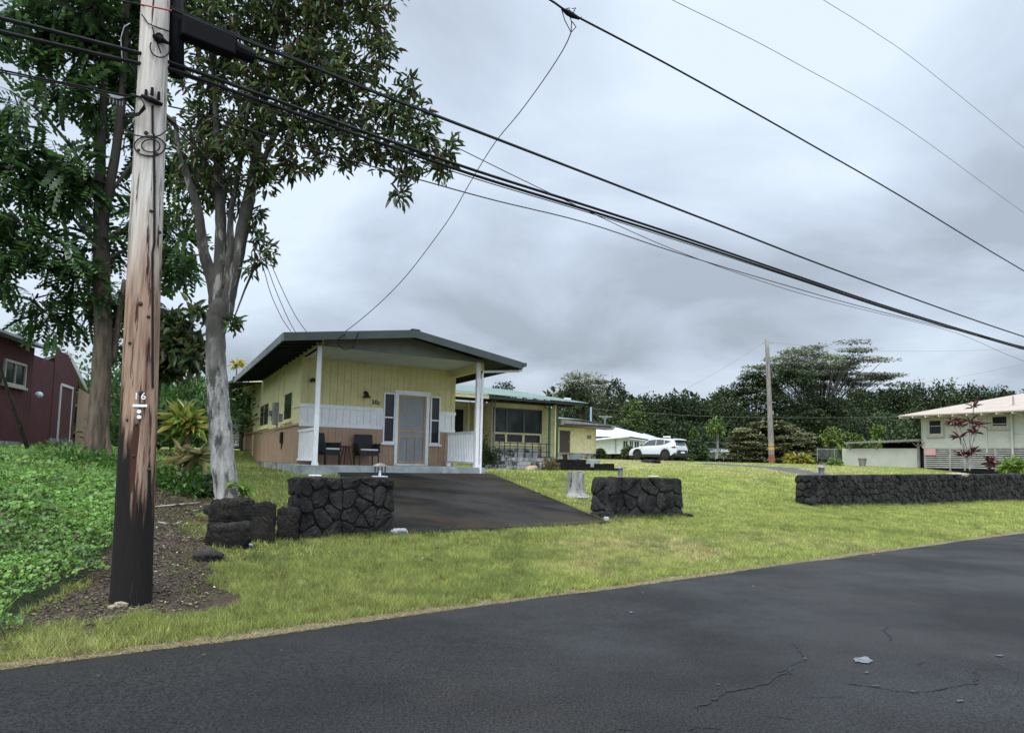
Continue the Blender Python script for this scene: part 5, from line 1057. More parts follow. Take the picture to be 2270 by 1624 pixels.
def near_pole():
    t=thing('utility_pole','tall weathered wooden utility pole with blackened rotting base beside the road','utility pole',PB)
    K=40; V=[]; hs=np.concatenate([[-.3],np.linspace(0,11.5,70)]); rd=random.Random(3)
    for h in hs:
        c=PB+dvec*h; r=pole_r(c[2])*(1+.04*math.exp(-max(h,0)*3))
        for k in range(K): a=2*math.pi*k/K; rr=r*(1+.012*math.sin(3*a+h)+.008*math.sin(9*a+h*2)+rd.gauss(0,.003)); V.append(c+[rr*math.cos(a),rr*math.sin(a),0])
    mb=MB(); mb.add(V,[(i*K+k,i*K+(k+1)%K,(i+1)*K+(k+1)%K,(i+1)*K+k) for i in range(len(hs)-1) for k in range(K)]+[tuple((len(hs)-1)*K+k for k in range(K))]); mb.build('shaft','pole_rot',t,smooth=True)
    # knots and bolts
    mb=MB()
    for (x,y,s) in ((311,673,9),(329,702,7),(335,468,7),(354,515,7),(324,295,8),(307,333,6),(348,342,7),(313,871,10),(288,760,7),(296,1010,5),(330,1040,7),(302,940,6),(352,880,6),(282,930,6)):
        p,n=surf(x,y); d=np.linalg.norm(p-EYE); r=s/FPX*d*.5; mb.tube([p-n*.02,p+n*.006,p+n*.014],[r*1.2,r,r*.6],9)
    mb.build('knots','bark_dark',t,smooth=True)
    # number 16 and tags
    p,n=surf(297,885,.014); up=dvec; xd=np.cross(up,n); xd/=np.linalg.norm(xd); text('16',.095,.002,'white_trim','number_tag',t,p,xd,up,1.35)
    mb=MB(); p,n=surf(310,899,.014); X=xd; mb.hexa([p-X*.066-up*.012,p+X*.066-up*.012,p+X*.066-up*.012-n*.01,p-X*.066-up*.012-n*.01,p-X*.066+up*.012,p+X*.066+up*.012,p+X*.066+up*.012-n*.01,p-X*.066+up*.012-n*.01]); mb.build('metal_tag','white_trim',t)
    mb=MB()
    for y in (912,924): p,n=surf(308,y,.0); mb.tube([p-n*.01,p+n*.014],.02,12)
    mb.build('round_tags','white_trim',t)
    # black riser behind the right side and box
    mb=MB(); a,b_=at(392,168,PB[1]+.25),at(388,-60,PB[1]+.3); mb.tube([a,b_],[.075,.085],12); mb.build('riser_guard','rubber',t,smooth=True)
    mb=MB(); 
    for pts in (((338,62),(342,80),(355,120)),((318,35),(330,55),(345,62),(372,70))): mb.tube([surf(*q,.02)[0] for q in pts],.006,6)
    p,n=surf(350,86,.02); mb.tube([p-n*.05,p+n*.04],[.05,.04],8); mb.tube([surf(340,82,.03)[0],surf(352,92,.05)[0],surf(366,98,.04)[0]],[.02,.035,.015],8); mb.build('bracket','rubber',t)
    def coil(cx,cy,rx,ry,n=26,a0=0,a1=2*math.pi,r=.007,o=.012):
        mb=MB(); P=[]
        for i in range(n+1):
            a=a0+(a1-a0)*i/n; P.append(surf(cx+rx*math.cos(a),cy+ry*math.sin(a),o)[0])
        mb.tube(P,r,6,caps=False); mb.build('wire_coil','cable_black',t)
    coil(332,325,32,22); coil(334,325,18,14,o=.02); coil(352,108,18,22,o=.03,a0=-.3,a1=3.6)
    def free(pts,name='loose_wire',r=.007,m_='cable_black'):
        mb=MB(); mb.tube([at(x,y,d) for x,y,d in pts],r,6,caps=False); mb.build(name,m_,t)
    d=PB[1]; free([(279,290,d),(300,300,d-.18),(335,306,d-.22),(355,300,d-.18),(372,288,d+.0)]); 
    free([(288,52,d+.1),(275,60,d),(268,85,d),(270,120,d),(272,140,d)],r=.005,m_='grey_metal'); free([(300,75,d),(285,95,d),(275,115,d),(285,138,d),(302,165,d),(306,180,d),(303,195,d)],r=.005)
    for k in range(4): free([(290+2*k,208,d-.1),(312+k,215+2*k,d-.2),(320+k,232+3*k,d-.2),(308,250+2*k,d-.15),(285,255+2*k,d-.05)],r=.006)
    mb=MB(); mb.tube([surf(345,300,.012)[0] if 0 else surf(338,y,.010)[0] for y in range(235,300,12)]+[surf(341,y,.012)[0] for y in range(300,560,20)]+[surf(337,y,.010)[0] for y in range(560,880,30)],.011,6,caps=False); mb.build('ground_wire','cable_black',t)
    mb=MB(); 
    for x,y in ((325,212),(337,207),(350,216)): p,n=surf(x,y,.02); mb.tube([p-[0,0,.03],p+[0,0,.05]],[.018,.014],8)
    mb.tube([surf(318,216,.03)[0],surf(335,226,.045)[0],surf(355,234,.03)[0]],[.02,.03,.02],8); mb.build('insulator_clamp','rubber',t)
    mb=MB(); c=at(258,217,d); f=frame(c,60,-30); mb.box(f,-.07,.07,-.025,.025,c[2]-.015,c[2]+.015)
    for q in (-.06,-.03,.0,.03,.055): mb.box(f,q,q+.007,-.01,.01,c[2]-.07,c[2]-.015)
    mb.build('terminal_box','grey_metal',t)
    mb=MB(); mb.tube([at(258,222,d),at(285,216,d),surf(316,216,.02)[0]],.008,6); mb.build('terminal_lead','cable_black',t)
near_pole()
# ---------------------------------------------------------------- overhead lines: all hang in the vertical plane of the pole line
nP=np.array([RD[1],-RD[0],0]); AN=PB+dvec*4
def line(name,label,cat,pts,r,material='cable_black',group=None,plane=True,n=5):
    P=[onp(x,y,AN,nP) if plane else at(x,y,d) for (x,y,*d_) in pts for d in [d_[0] if d_ else 0]]
    Q=[]                                                 # catmull-rom through the points
    for i in range(len(P)-1):
        a,b,c,d=P[max(i-1,0)],P[i],P[i+1],P[min(i+2,len(P)-1)]
        for k in range(n):
            t=k/n; Q.append(.5*((2*b)+(c-a)*t+(2*a-5*b+4*c-d)*t*t+(3*b-a-3*c+d)*t**3))
    Q.append(P[-1]); mb=MB(); mb.tube(Q,r,6,caps=False); return tag(mb.build(name,material),label,cat,group)
G_='overhead cables along the road'
far=lambda x,y,dy:[(2480,y+dy),(2800,y+dy*2.2)]
line('overhead_cable','thick black cable, upper of the main bundle right of the pole','cable',[(378,20),(470,60),(560,97),(700,152),(850,213),(1000,270),(1300,385),(1600,501),(1900,616),(2269,746),(2600,850)],.017,group=G_)
line('overhead_cable','thin messenger wire lying just above the upper black cable','cable',[(378,14),(470,55),(560,92),(700,148),(850,209),(1000,267),(1300,383),(1600,499.5),(1900,615),(2269,745),(2600,849)],.008,group=G_)
line('overhead_cable','black cable passing behind the pole, upper of the lower bundle','cable',[(-60,22),(0,40),(150,78),(304,117),(385,142),(600,218),(800,290),(1050,377),(1300,456),(1500,521),(1750,606),(2000,690),(2269,770),(2600,862)],.020,group=G_)
line('overhead_cable','black cable passing behind the pole, lower of the lower bundle','cable',[(-60,52),(0,70),(150,105),(304,140),(385,156),(600,232),(800,302),(1050,388),(1300,465),(1500,528),(1750,611),(2000,694),(2269,773),(2600,864)],.020,group=G_)
line('overhead_cable','thin lashed wire just below the lower black bundle','cable',[(390,162),(600,240),(800,311),(1050,395),(1300,470),(1500,533),(1750,614),(2000,696),(2269,775)],.007,'cable_brown',group=G_)
line('overhead_cable','thin low service cable sagging below the main cable bundle','cable',[(372,235),(480,262),(640,318),(800,362),(950,404),(1100,445),(1300,494),(1500,560),(1720,626),(1950,690),(2269,768),(2600,850)],.008,'cable_brown',group=G_)
line('overhead_cable','thin grey wire emerging from the tree crown and crossing the bundle','cable',[(780,213,15),(980,311,18),(1240,438,22),(1500,556,27),(1740,640,33),(1900,683,38),(2120,738,48),(2269,800,56),(2500,880,70)],.012,'cable_brown',group=G_,plane=False)
line('overhead_cable','thin double wire at the upper left running to the pole clamp','cable',[(-60,143),(0,155),(96,175),(170,189),(250,207),(318,216)],.009,group=G_)
line('overhead_cable','second thin wire at the upper left beneath the double wire','cable',[(-60,150),(0,160),(96,179),(170,193),(245,213)],.007,'cable_brown',group=G_)
line('overhead_cable','thin dark wire at the very top meeting the left side of the pole','cable',[(200,-14),(258,0),(312,11),(378,26)],.009,group=G_)
line('red_cable','short red wire crossing the top of the utility pole','cable',[(312,10.,PB[1]-.20),(345,17,PB[1]-.25),(380,24,PB[1]-.12)],.008,'red_cable',plane=False)
line('power_line','thick twisted power line in the upper sky with a tap clamp','power line',[(1120,-55),(1219,0),(1262,28),(1380,90),(1500,154),(1650,237),(1800,322),(2000,437),(2269,600),(2600,790)],.017,group='power lines')
line('power_line','thin bare power line crossing the upper right sky, lower of two','power line',[(1380,-60),(1490,0),(1620,64),(1750,132),(2000,277),(2269,471),(2500,630)],.007,'grey_metal',group='power lines')
line('power_line','thin bare power line in the top right corner of the sky','power line',[(1720,-66),(1825,0),(1940,72),(2050,150),(2269,327),(2450,470)],.007,'grey_metal',group='power lines')
def tap():
    c=onp(1262,30,AN,nP); t=thing('tap_clamp','tangled black tap clamp on the power line at the top centre','clamp',c); d=c[1]
    mb=MB(); mb.tube([at(1245,20,d),at(1258,28,d),at(1268,34,d),at(1285,42,d)],[.02,.045,.045,.02],8); mb.build('clamp_body','rubber',t)
    mb=MB()
    for pts in (((1246,25),(1252,45),(1266,72)),((1262,30),(1267,50),(1266,72)),((1270,32),(1276,18),(1268,20)),((1275,38),(1288,42),(1289,38)),((1268,48),(1277,60),(1266,72)),((1250,22),(1262,18),(1264,26))): mb.tube([at(*p,d) for p in pts],.008,5)
    mb.build('jumper_wires','cable_black',t); return d
d=tap(); hp=H(1.2,-3.1,4.55)
line('service_drop','wavy service wire dropping from the tap clamp to the cottage gable','cable',[(1266,72,d),(1254,100,d+.3),(1230,140,d+.8),(1196,190,d+1.4),(1150,252,d+2.2),(1096,318,d+3),(1045,400,d+3.9),(1000,478,d+4.6),(950,548,d+5.2),(900,612,d+5.7),(850,664,d+6.2),(800,708,d+6.7),(765,735,d+7),(745,748,hp[1]-.1)],.009,'cable_brown',plane=False)
def drops():
    for i,(pts,l) in enumerate((([(340,232,7.3),(430,330,9),(520,440,12),(556,520,14),(580,580,15),(600,650,16),(625,705,17),(645,735,17.6)],'leftmost of three thin wires falling to the left cottage eave'),
        ([(340,234,7.3),(440,330,9),(530,440,12),(560,505,14),(585,570,15),(610,640,16),(638,705,17),(655,736,17.6)],'middle of three thin wires falling to the left cottage eave'),
        ([(340,236,7.3),(450,330,9),(540,440,12),(565,495,14),(595,570,15),(625,640,16),(655,700,17),(680,736,17.6)],'rightmost of three thin wires falling to the left cottage eave'))):
        line('service_drop',l,'cable',pts,.008,'cable_brown',plane=False,group='service wires to the cottage')
drops()
def loops():
    c=H(.62,-3.12,4.35); mb=MB(); mb.tube([H(.45,-3.1,4.5),H(.3,-3.12,4.38),H(.28,-3.1,4.22),H(.45,-3.05,4.12),H(.65,-3.1,4.18),H(.72,-3.12,4.4),H(.78,-3.14,4.56)],.012,6); tag(mb.build('wire_loop','cable_black'),'drooping wire loop under the cottage gable above the left post','wire')
loops()
def splice():
    a,b_=onp(392,36,AN,nP),onp(545,108,AN,nP); t=thing('splice_case','large black splice case hanging under the cable right of the pole','splice case',a); u=(b_-a)/np.linalg.norm(b_-a); up=np.array([0,0,1.]); w=np.cross(u,up); 
    mb=MB(); s=.085; hh=30/FPX*a[1]*1.1
    a2=onp(400,52,AN,nP); b2=onp(520,100,AN,nP); mb.hexa([a2-w*s-up*hh,b2-w*s-up*hh,b2+w*s-up*hh,a2+w*s-up*hh,a2-w*s+up*hh*.5,b2-w*s+up*hh*.5,b2+w*s+up*hh*.5,a2+w*s+up*hh*.5]); mb.build('body','rubber',t,bevel=.02)
    mb=MB(); mb.tube([b2-up*hh*.3,b2+u*.22-up*hh*.25],[.09,.07],12); mb.tube([b2+u*.2-up*hh*.2,onp(640,152,AN,nP)],[.02,.015],6); mb.build('end_cap','rubber',t)
splice()
# ---------------------------------------------------------------- far utility pole
def far_pole():
    b=at(1711,1026,56); tp=at(1700,752,56); r=6.5/FPX*56; t=thing('utility_pole','plain distant utility pole standing before the round shrub','utility pole',b)
    mb=MB(); K=6; mb.tube([b-[0,0,.3]]+[b+(tp-b)*i/K for i in range(K+1)],[r]+[r*(1-.35*i/K) for i in range(K+1)],12); mb.build('shaft','wood_grey',t,smooth=True)
    mb=MB(); q=lambda s:b+(tp-b)*s; mb.tube([q(.0),q(.07)],[r*1.03,r*1.02],12); mb.build('rust_base','rust',t); mb=MB(); mb.tube([q(.105),q(.125)],[r*1.03,r*1.02],12); mb.tube([q(.14),q(.15)],[r*1.03,r*1.02],12); mb.build('orange_band','orange_tape',t)
    mb=MB(); mb.tube([q(.39)+[.2,0,0],q(.42)+[.2,0,0]],.09,8); mb.tube([q(.4),q(.4)+[.3,0,0]],.03,5); mb.tube([q(.97)-[.35,0,0],q(.97)+[.5,0,0]],.03,5); mb.build('insulators','grey_metal',t)
    for pts,l,dd in (([(1692,760),(1610,812),(1520,862),(1470,890)],'guy wire sloping down left from the distant pole top',56),([(1705,758),(1800,768),(1900,777),(2080,778),(2269,773),(2500,765)],'nearly level wire running right from the distant pole top',56),([(2269,806),(2180,825),(2095,840),(1990,856)],'faint wire rising to the right edge above the treeline',60),([(1310,905),(1500,919),(1700,925),(1990,924),(2269,918)],'faint level wire in front of the dark far trees',62),([(1500,977),(1600,980),(1700,978)],'short dark wire behind the papaya tree',66)):
        line('distant_wire',l,'wire',[(x,y,dd) for x,y in pts],.009,'wood_grey',plane=False,group='distant wires')
far_pole()
# ---------------------------------------------------------------- foliage builders
def tree_rosettes(t,lobes,limbs,nodes,n_tip,leaf,cols,seed,per=8,droop=.25,aspect=.36,twig=.25,frond=False):
    """lobes: (center3, radius3); leaves in whorls at twig tips"""
    rg=np.random.default_rng(seed); Ps=[]; Cs=[]; mb=MB(); nod=np.array(nodes)
    tot=sum(r[0]*r[1]*r[2] for _,r in lobes)**1
    rest=list(lobes)
    while rest:
        i_=min(range(len(rest)),key=lambda j:((nod-np.array(rest[j][0]))**2).sum(1).min()); c,r=rest.pop(i_)
        c=np.array(c); n=max(6,int(n_tip*(r[0]*r[2])/sum(q[0]*q[2] for _,q in lobes))); D=rg.normal(size=(n,3)); D/=np.linalg.norm(D,axis=1,keepdims=True); P=c+D*(rg.random(n)**.42)[:,None]*np.array(r)*(1+.18*np.sin(D[:,:1]*6+c[0])+.15*np.sin(D[:,2:]*7+c[2]))
        Ps.append(P); Cs.append(np.repeat(c[None],n,0))
        k=np.argmin(((nod-c)**2).sum(1)); mid=(nod[k]+c)/2+rg.normal(0,.12,3)+[0,0,.12]; mb.tube([nod[k],mid,c],[.026,.018,.012],5); nod=np.vstack([nod,c[None]])
        for i in range(n):
            if rg.random()<twig: m_=(c+P[i])/2+rg.normal(0,.08,3); mb.tube([c,m_,P[i]],[.010,.007,.004],3,caps=False)
    P=np.concatenate(Ps); C=np.concatenate(Cs); out=P-C; out/=np.linalg.norm(out,axis=1,keepdims=True)+1e-6; n=len(P)
    if not frond:
        k=per; ax=np.repeat(out,k,0)*.55+rg.normal(0,.75,(n*k,3)); ax[:,2]-=droop; pos=np.repeat(P,k,0)+rg.normal(0,leaf*.25,(n*k,3)); nr=rg.normal(0,.5,(n*k,3)); nr[:,2]+=1; s=leaf*rg.uniform(.6,1.25,n*k); S=np.stack([s*aspect,s,s],1)
        V,F=place(LEAFV,LEAFF,pos,rotm(ax,nr),S); tint=np.repeat(rg.uniform(.7,1.3,(n,1)),k,0)
    else:
        ax=out*.8+rg.normal(0,.55,(n,3)); ax[:,2]-=droop; nr=rg.normal(0,.35,(n,3)); nr[:,2]+=1; Rm=rotm(ax,nr); m_=per; L0=leaf*3.2; tv=[];tf=[]
        for j in range(m_):
            y=(j+1)/m_; zc=-.35*y*y*1.0
            for sgn in (-1,1):
                b=len(tv); l=.34*(1-.35*abs(y-.5)); w=.24; a=np.array([0,y*.9,zc]); dx=np.array([sgn*math.cos(.6),math.sin(.6),-.25]); dx/=np.linalg.norm(dx); ed=np.array([sgn*-math.sin(.6)*.3,math.cos(.6),0])*w/2
                tv+=[a,a+dx*l*.5-ed,a+dx*l,a+dx*l*.5+ed]; tf.append((b,b+1,b+2,b+3))
        tv=np.array(tv); tf=np.array(tf); s=L0*rg.uniform(.7,1.2,n); V,F=place(tv,tf,P,Rm,np.stack([s,s,s],1)); tint=rg.uniform(.7,1.3,(n,1)); k=len(tf)//2; tint=np.repeat(tint,k,0)
    m_=len(F)//len(tint); base=np.array(cols)[rg.integers(0,len(cols),len(tint))]*tint*rg.uniform(.8,1.2,(len(tint),1)); col=np.repeat(base,m_,0)
    crown=build_np('crown',V,F,'leaf',t,col=col); mb.build('twigs','bark_dark',t); return crown
def limbs_px(t,name,mat_,specs,n=12,jit=.06):
    nodes=[]; mb=MB()
    for pts in specs:
        P=[at(x,y,d) for x,y,d,w in pts]; Rr=[w/2/FPX*p[1]*p[1]/math.hypot(p[0],p[1]) for (x,y,d,w),p in zip(pts,P)]; Q=[];QR=[]
        for i in range(len(P)-1):
            a,b,c,d=P[max(i-1,0)],P[i],P[i+1],P[min(i+2,len(P)-1)]; k=5
            for j in range(k): u=j/k; Q.append(.5*((2*b)+(c-a)*u+(2*a-5*b+4*c-d)*u*u+(3*b-a-3*c+d)*u**3)); QR.append((Rr[i]*(1-u)+Rr[i+1]*u)*random.uniform(.95,1.05))
        Q.append(P[-1]); QR.append(Rr[-1]); mb.tube(Q,QR,n,jit=jit); nodes+=Q[len(Q)//3:]
    mb.build(name,mat_,t,smooth=True); return nodes
def lob(px,py,rx,ry,d,k=.8): c=at(px,py,d); r=rx/FPX*d; return (c,(r,r*k,ry/FPX*d))
DKG=[(.028,.055,.018),(.04,.075,.02),(.022,.045,.016),(.055,.095,.025)]
AT0=at; LIMBS=limbs_px
# pale barked tree
def pale_tree():
    b=gp(505,1104); b=at(505,1106,12.3); t=thing('pale_bark_tree','tall pale barked tree forking above the boulders left of the cottage','tree',b)
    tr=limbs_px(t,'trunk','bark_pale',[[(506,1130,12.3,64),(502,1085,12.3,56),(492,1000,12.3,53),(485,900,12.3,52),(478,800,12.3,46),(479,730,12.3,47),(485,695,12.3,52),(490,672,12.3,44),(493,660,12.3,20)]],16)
    nd=limbs_px(t,'limbs','bark_mix',[[(478,690,12.3,30),(474,630,12.3,34),(452,560,12.2,26),(440,470,12,22),(418,400,11.9,18),(398,330,11.8,13),(385,260,11.8,9)],[(487,690,12.3,30),(487,620,12.3,32),(489,540,12.3,28),(488,450,12.3,25),(482,350,12.3,20),(478,240,12.4,14),(470,120,12.4,9),(462,-60,12.5,6)],[(502,640,12.3,26),(510,560,12.2,17),(512,470,12.2,14),(526,400,12.2,12),(545,280,12.2,9),(560,150,12.2,6)],[(497,710,12.3,34),(508,650,12.3,35),(528,560,12.3,32),(545,470,12.3,30),(560,400,12.3,26),(572,300,12.3,22),(590,200,12.3,16),(608,100,12.3,11),(625,-40,12.4,8)],[(560,420,12.3,16),(610,300,12.2,12),(680,210,12.0,9),(760,150,11.9,6)],[(575,300,12.3,14),(660,280,12.3,9),(760,290,12.2,6),(880,300,12.1,4)],[(600,180,12.3,12),(690,90,12.3,8),(790,20,12.3,5),(860,-60,12.3,4)]])
    L=[lob(*p) for p in ((430,30,80,70,12.6),(520,70,110,90,12.3),(630,50,110,90,12.2),(740,45,100,80,12),(820,40,60,60,11.9),(480,170,90,80,12.5),(590,180,100,80,12),(690,170,100,80,12),(790,150,80,60,11.9),(850,100,35,35,11.8),(560,280,90,60,12.4),(660,280,95,65,12),(760,260,90,60,12),(860,240,80,55,11.9),(930,270,50,40,11.8),(980,330,40,40,11.8),(910,330,75,45,11.9),(820,330,75,45,12),(720,350,60,35,12),(960,375,50,25,11.8),(885,430,20,35,11.7),(450,290,70,70,12.6),(640,365,50,35,12.1),(595,400,26,34,12.3),(905,195,30,30,11.8),(430,400,45,60,12.8),(500,400,40,50,12.7),(590,560,14,30,12.2),(565,590,14,22,12.2),(575,530,14,22,12.3),(895,385,22,30,11.75),(570,480,12,30,12.3),(590,-60,220,90,12.2),(780,-50,110,70,12),(440,-80,110,90,12.6),(515,715,10,12,12.1),(700,120,60,50,11.2),(450,350,55,50,12.0),(515,330,60,50,11.9),(560,390,36,44,12.0),(470,430,34,34,12.7),(530,450,26,30,12.8),(410,470,30,34,12.8))]
    L2=[(c,r) for c,r in L]
    tree_rosettes(t,L2,None,nd,1950,.18,[(.042,.075,.022),(.060,.105,.028),(.028,.050,.018),(.11,.155,.04),(.09,.065,.032)],3,per=7,droop=.35,aspect=.30,twig=.5)
pale_tree()
def left_tree():
    K3=1.3
    def at(x,y,d): return AT0(x,y,d*K3)
    def lob(px,py,rx,ry,d,k=.8): c=AT0(px,py,d*K3); r=rx/FPX*d*K3*.88; return (c,(r,r*k,ry/FPX*d*K3*.82))
    def limbs_px(t,n_,m_,sp,n=12): return LIMBS(t,n_,m_,[[(x,y,d*K3,w) for x,y,d,w in p] for p in sp],n)
    b=at(213,1010,11.6); b[2]=float(zt(b[0],b[1]))-.05; t=thing('brown_bark_tree','brown barked tree behind the utility pole with feathery dark leaves','tree',b)
    limbs_px(t,'trunk','bark_tan',[[(205,1090,11.6,70),(208,1050,11.6,64),(212,1000,11.6,60),(218,930,11.6,50),(224,840,11.6,46),(228,740,11.6,42),(226,640,11.6,42)],[(182,1050,11.5,24),(186,1010,11.6,20),(196,960,11.6,16),(208,900,11.6,14)],[(246,1050,11.5,22),(242,1010,11.6,18),(236,960,11.6,14),(230,900,11.6,10)],[(250,800,11.7,15),(264,700,11.7,13),(276,620,11.7,12)]],14)
    nd=limbs_px(t,'limbs','bark_tan',[[(226,650,11.6,41),(224,540,11.6,38),(222,450,11.6,30),(222,380,11.6,26),(226,300,11.6,22),(230,200,11.6,16),(225,80,11.6,10),(218,-60,11.6,6)],[(226,500,11.6,28),(246,400,11.6,24),(262,300,11.6,22),(272,200,11.6,18),(280,80,11.6,12),(285,-50,11.6,7)],[(224,440,11.6,14),(160,330,11.3,9),(90,250,11,6),(20,200,10.8,4)],[(224,560,11.6,12),(150,470,11.3,8),(80,420,11.1,5),(10,400,11,4)],[(225,600,11.6,12),(140,560,11.4,8),(50,545,11.2,5),(-30,530,11,4)],[(222,690,11.6,8),(150,650,11.5,5),(80,660,11.4,4)],[(250,420,11.6,10),(320,330,11.9,8),(390,260,12.1,5)],[(226,580,11.6,10),(300,540,11.9,7),(380,480,12.1,5)]])
    L=[lob(*p) for p in ((40,45,75,50,11.2),(140,35,90,60,11.3),(240,50,90,70,11.8),(340,30,60,60,12.2),(190,130,80,60,11.6),(290,160,70,70,12),(110,100,50,35,11.2),(35,110,30,25,11),(130,200,60,40,11.2),(40,235,55,35,10.9),(220,230,55,45,11.6),(310,260,60,55,12.1),(350,330,50,45,12.2),(60,330,65,40,11),(130,350,70,50,11.2),(50,400,60,45,11.1),(130,420,75,50,11.3),(180,380,45,60,11.5),(400,380,40,45,12.3),(30,480,55,40,10.9),(110,540,70,40,11.2),(30,560,60,45,11),(150,590,75,35,11.4),(220,540,50,50,11.9),(10,620,30,30,10.9),(320,480,60,60,12.2),(390,540,50,60,12.4),(400,590,40,25,12.4),(180,640,80,30,11.5),(75,665,50,28,11.3),(110,700,50,18,11.4),(200,700,60,30,11.9),(270,660,45,45,12),(262,770,32,30,12.1),(380,690,35,20,12.2),(180,-60,240,70,11.6),(-60,500,60,60,10.9),(-60,300,60,60,10.9),(120,735,30,14,11.4))]
    tree_rosettes(t,L,None,nd,2050,.165,[(.036,.085,.024),(.055,.115,.03),(.026,.058,.02),(.09,.17,.045)],9,per=6,droop=.5,frond=True,twig=.25)
left_tree()
def plain_tree(name,label,base,limbs,lobes,n,leaf,cols,seed,bark='bark_dark',**k):
    t=thing(name,label,'tree',base); nd=limbs_px(t,'trunk',bark,limbs,8); tree_rosettes(t,lobes,None,nd,n,leaf,cols,seed,**k); return t
b=at(345,1010,14); plain_tree('broadleaf_tree','small dark broad leaved tree between the pole and the pale trunk',b,[[(330,1020,15,14),(345,900,15,12),(360,820,15,9),(385,770,15,5)]],[lob(*p) for p in ((372,720,30,26,14.6),(400,765,42,28,14.5),(370,800,35,28,14.8),(425,785,22,18,14.3),(355,760,30,30,14.9),(438,690,12,10,14.3))],170,.30,[(.03,.05,.02),(.045,.07,.025),(.09,.10,.03)],12,per=8,aspect=.38,droop=.5)
# shrubs and plants on the left slope
def at_base(x,y,d): return at(x,y,d)
GR2=[(.06,.13,.03),(.09,.17,.04),(.045,.09,.025)]
for i,(x,y,d,rx,rz,n,l) in enumerate(((395,905,27,2.2,2.0,2600,'green bush high on the slope behind the ti plant'),(470,930,30,2.4,2.2,2200,'round green bush partly behind the pale trunk'),(352,960,22,1.3,1.5,1500,'leafy bush just right of the utility pole, halfway up the slope'),(300,955,21,1.0,1.7,1000,'bush hidden mostly behind the utility pole'),(250,870,30,1.8,2.6,1700,'tall light green bush between the brown trunk and the pole'))):
    bushy('shrub',l,'shrub',at(x,y+30,d),(rx,rx*.8,rz),n,.20,GR2,seed=40+i,group='bushes on the left slope')
for i,(x,y,d,rx,rz,n,l) in enumerate(((170,1008,14.4,.75,.42,900,'weedy clump at the left foot of the brown trunk'),(250,1010,14.2,.6,.38,700,'weedy clump at the right foot of the brown trunk'),(385,1010,13.5,.55,.6,700,'low green plants on the soil path below the ti plant'),(430,1010,13,.35,.5,420,'drooping green plant beside the pale trunk'),(30,1006,14,1.4,.16,500,'low weeds along the shed foundation'))):
    q_=at(x,y,d); q_[2]=float(zt(q_[0],q_[1])); bushy('weed_clump',l,'weeds',q_,(rx,rx,rz),n,.10,[(.07,.15,.03),(.10,.2,.04)],seed=60+i,stem=False)
def ti_plant(label,c,h,n,leafl,cols,seed,heads=((0,0),),group=None,name='ti_plant',stem='bark_tan',spread=.7,aspect=.17):
    rg=np.random.default_rng(seed); t=thing(name,label,'plant',c,group); mb=MB(); V=[];F=[];C=[];off=0
    for (hx,hz) in heads:
        top=np.array(c)+[hx,rg.normal(0,.1),h+hz]; m0=np.array(c)+[hx*.3,0,(h+hz)*.5]; mb.tube([np.array(c)-[0,0,.05],m0,top],[.03,.025,.02],6)
        ax=rg.normal(size=(n,3))*spread; ax[:,2]=rg.uniform(-.25,1.0,n); nr=-ax.copy(); nr[:,2]=np.abs(ax[:,2])*0+1.2; s=leafl*rg.uniform(.7,1.15,n)
        tv=np.array([(0,0,0),(-.5,.3,.02),(-.5,.65,-.04),(0,1,-.28),(.5,.65,-.04),(.5,.3,.02)]); v,f_=place(tv,LEAFF,np.repeat(top[None],n,0)+rg.normal(0,.03,(n,3)),rotm(ax,nr),np.stack([s*aspect,s,s],1)); V.append(v);F.append(f_+off);off+=len(v); C.append(np.repeat(np.array(cols)[rg.integers(0,len(cols),n)]*rg.uniform(.7,1.2,(n,1)),2,0))
    build_np('leaves',np.concatenate(V),np.concatenate(F),'leaf',t,col=np.concatenate(C)); mb.build('stem',stem,t)
ti_plant('yellow green ti plant on a short trunk left of the pale tree',at(418,1005,13.8),.45,105,.50,[(.18,.27,.05),(.34,.36,.08),(.55,.46,.14),(.11,.20,.04)],2,spread=.75,aspect=.19,heads=((0,0),(-.1,.14)))
ti_plant('dry brownish leafy plant low on the rocky path',at(395,1060,13.0),.35,26,.35,[(.22,.19,.08),(.10,.13,.05),(.30,.24,.12)],6,heads=((0,0),(.25,-.05),(.45,.05)),aspect=.28)
ti_plant('small bright leafed seedling at the foot of the pale trunk',at(535,1104,12.0),.16,14,.22,[(.16,.26,.05)],8,aspect=.35,heads=((0,.05),(.1,-.05)))
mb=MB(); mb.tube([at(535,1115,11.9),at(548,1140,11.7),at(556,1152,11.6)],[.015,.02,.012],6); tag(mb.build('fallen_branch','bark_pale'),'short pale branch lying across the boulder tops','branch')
for i,(p,l) in enumerate((([(345,1128),(400,1122),(442,1118)],'pale bare branch on the soil right of the pole'),([(350,1162),(385,1168),(405,1160)],'shorter dry branch lying lower on the soil path'),([(428,1136),(450,1134),(462,1132)],'white stick lying left of the stacked boulders'))):
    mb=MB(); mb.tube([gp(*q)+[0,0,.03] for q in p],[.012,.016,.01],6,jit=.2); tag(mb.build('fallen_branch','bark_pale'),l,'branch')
ti_plant('small plant with orange tipped leaves between cottage roof and pale trunk',at(524,830,36),.5,40,.5,[(.5,.38,.06),(.3,.3,.06)],14)
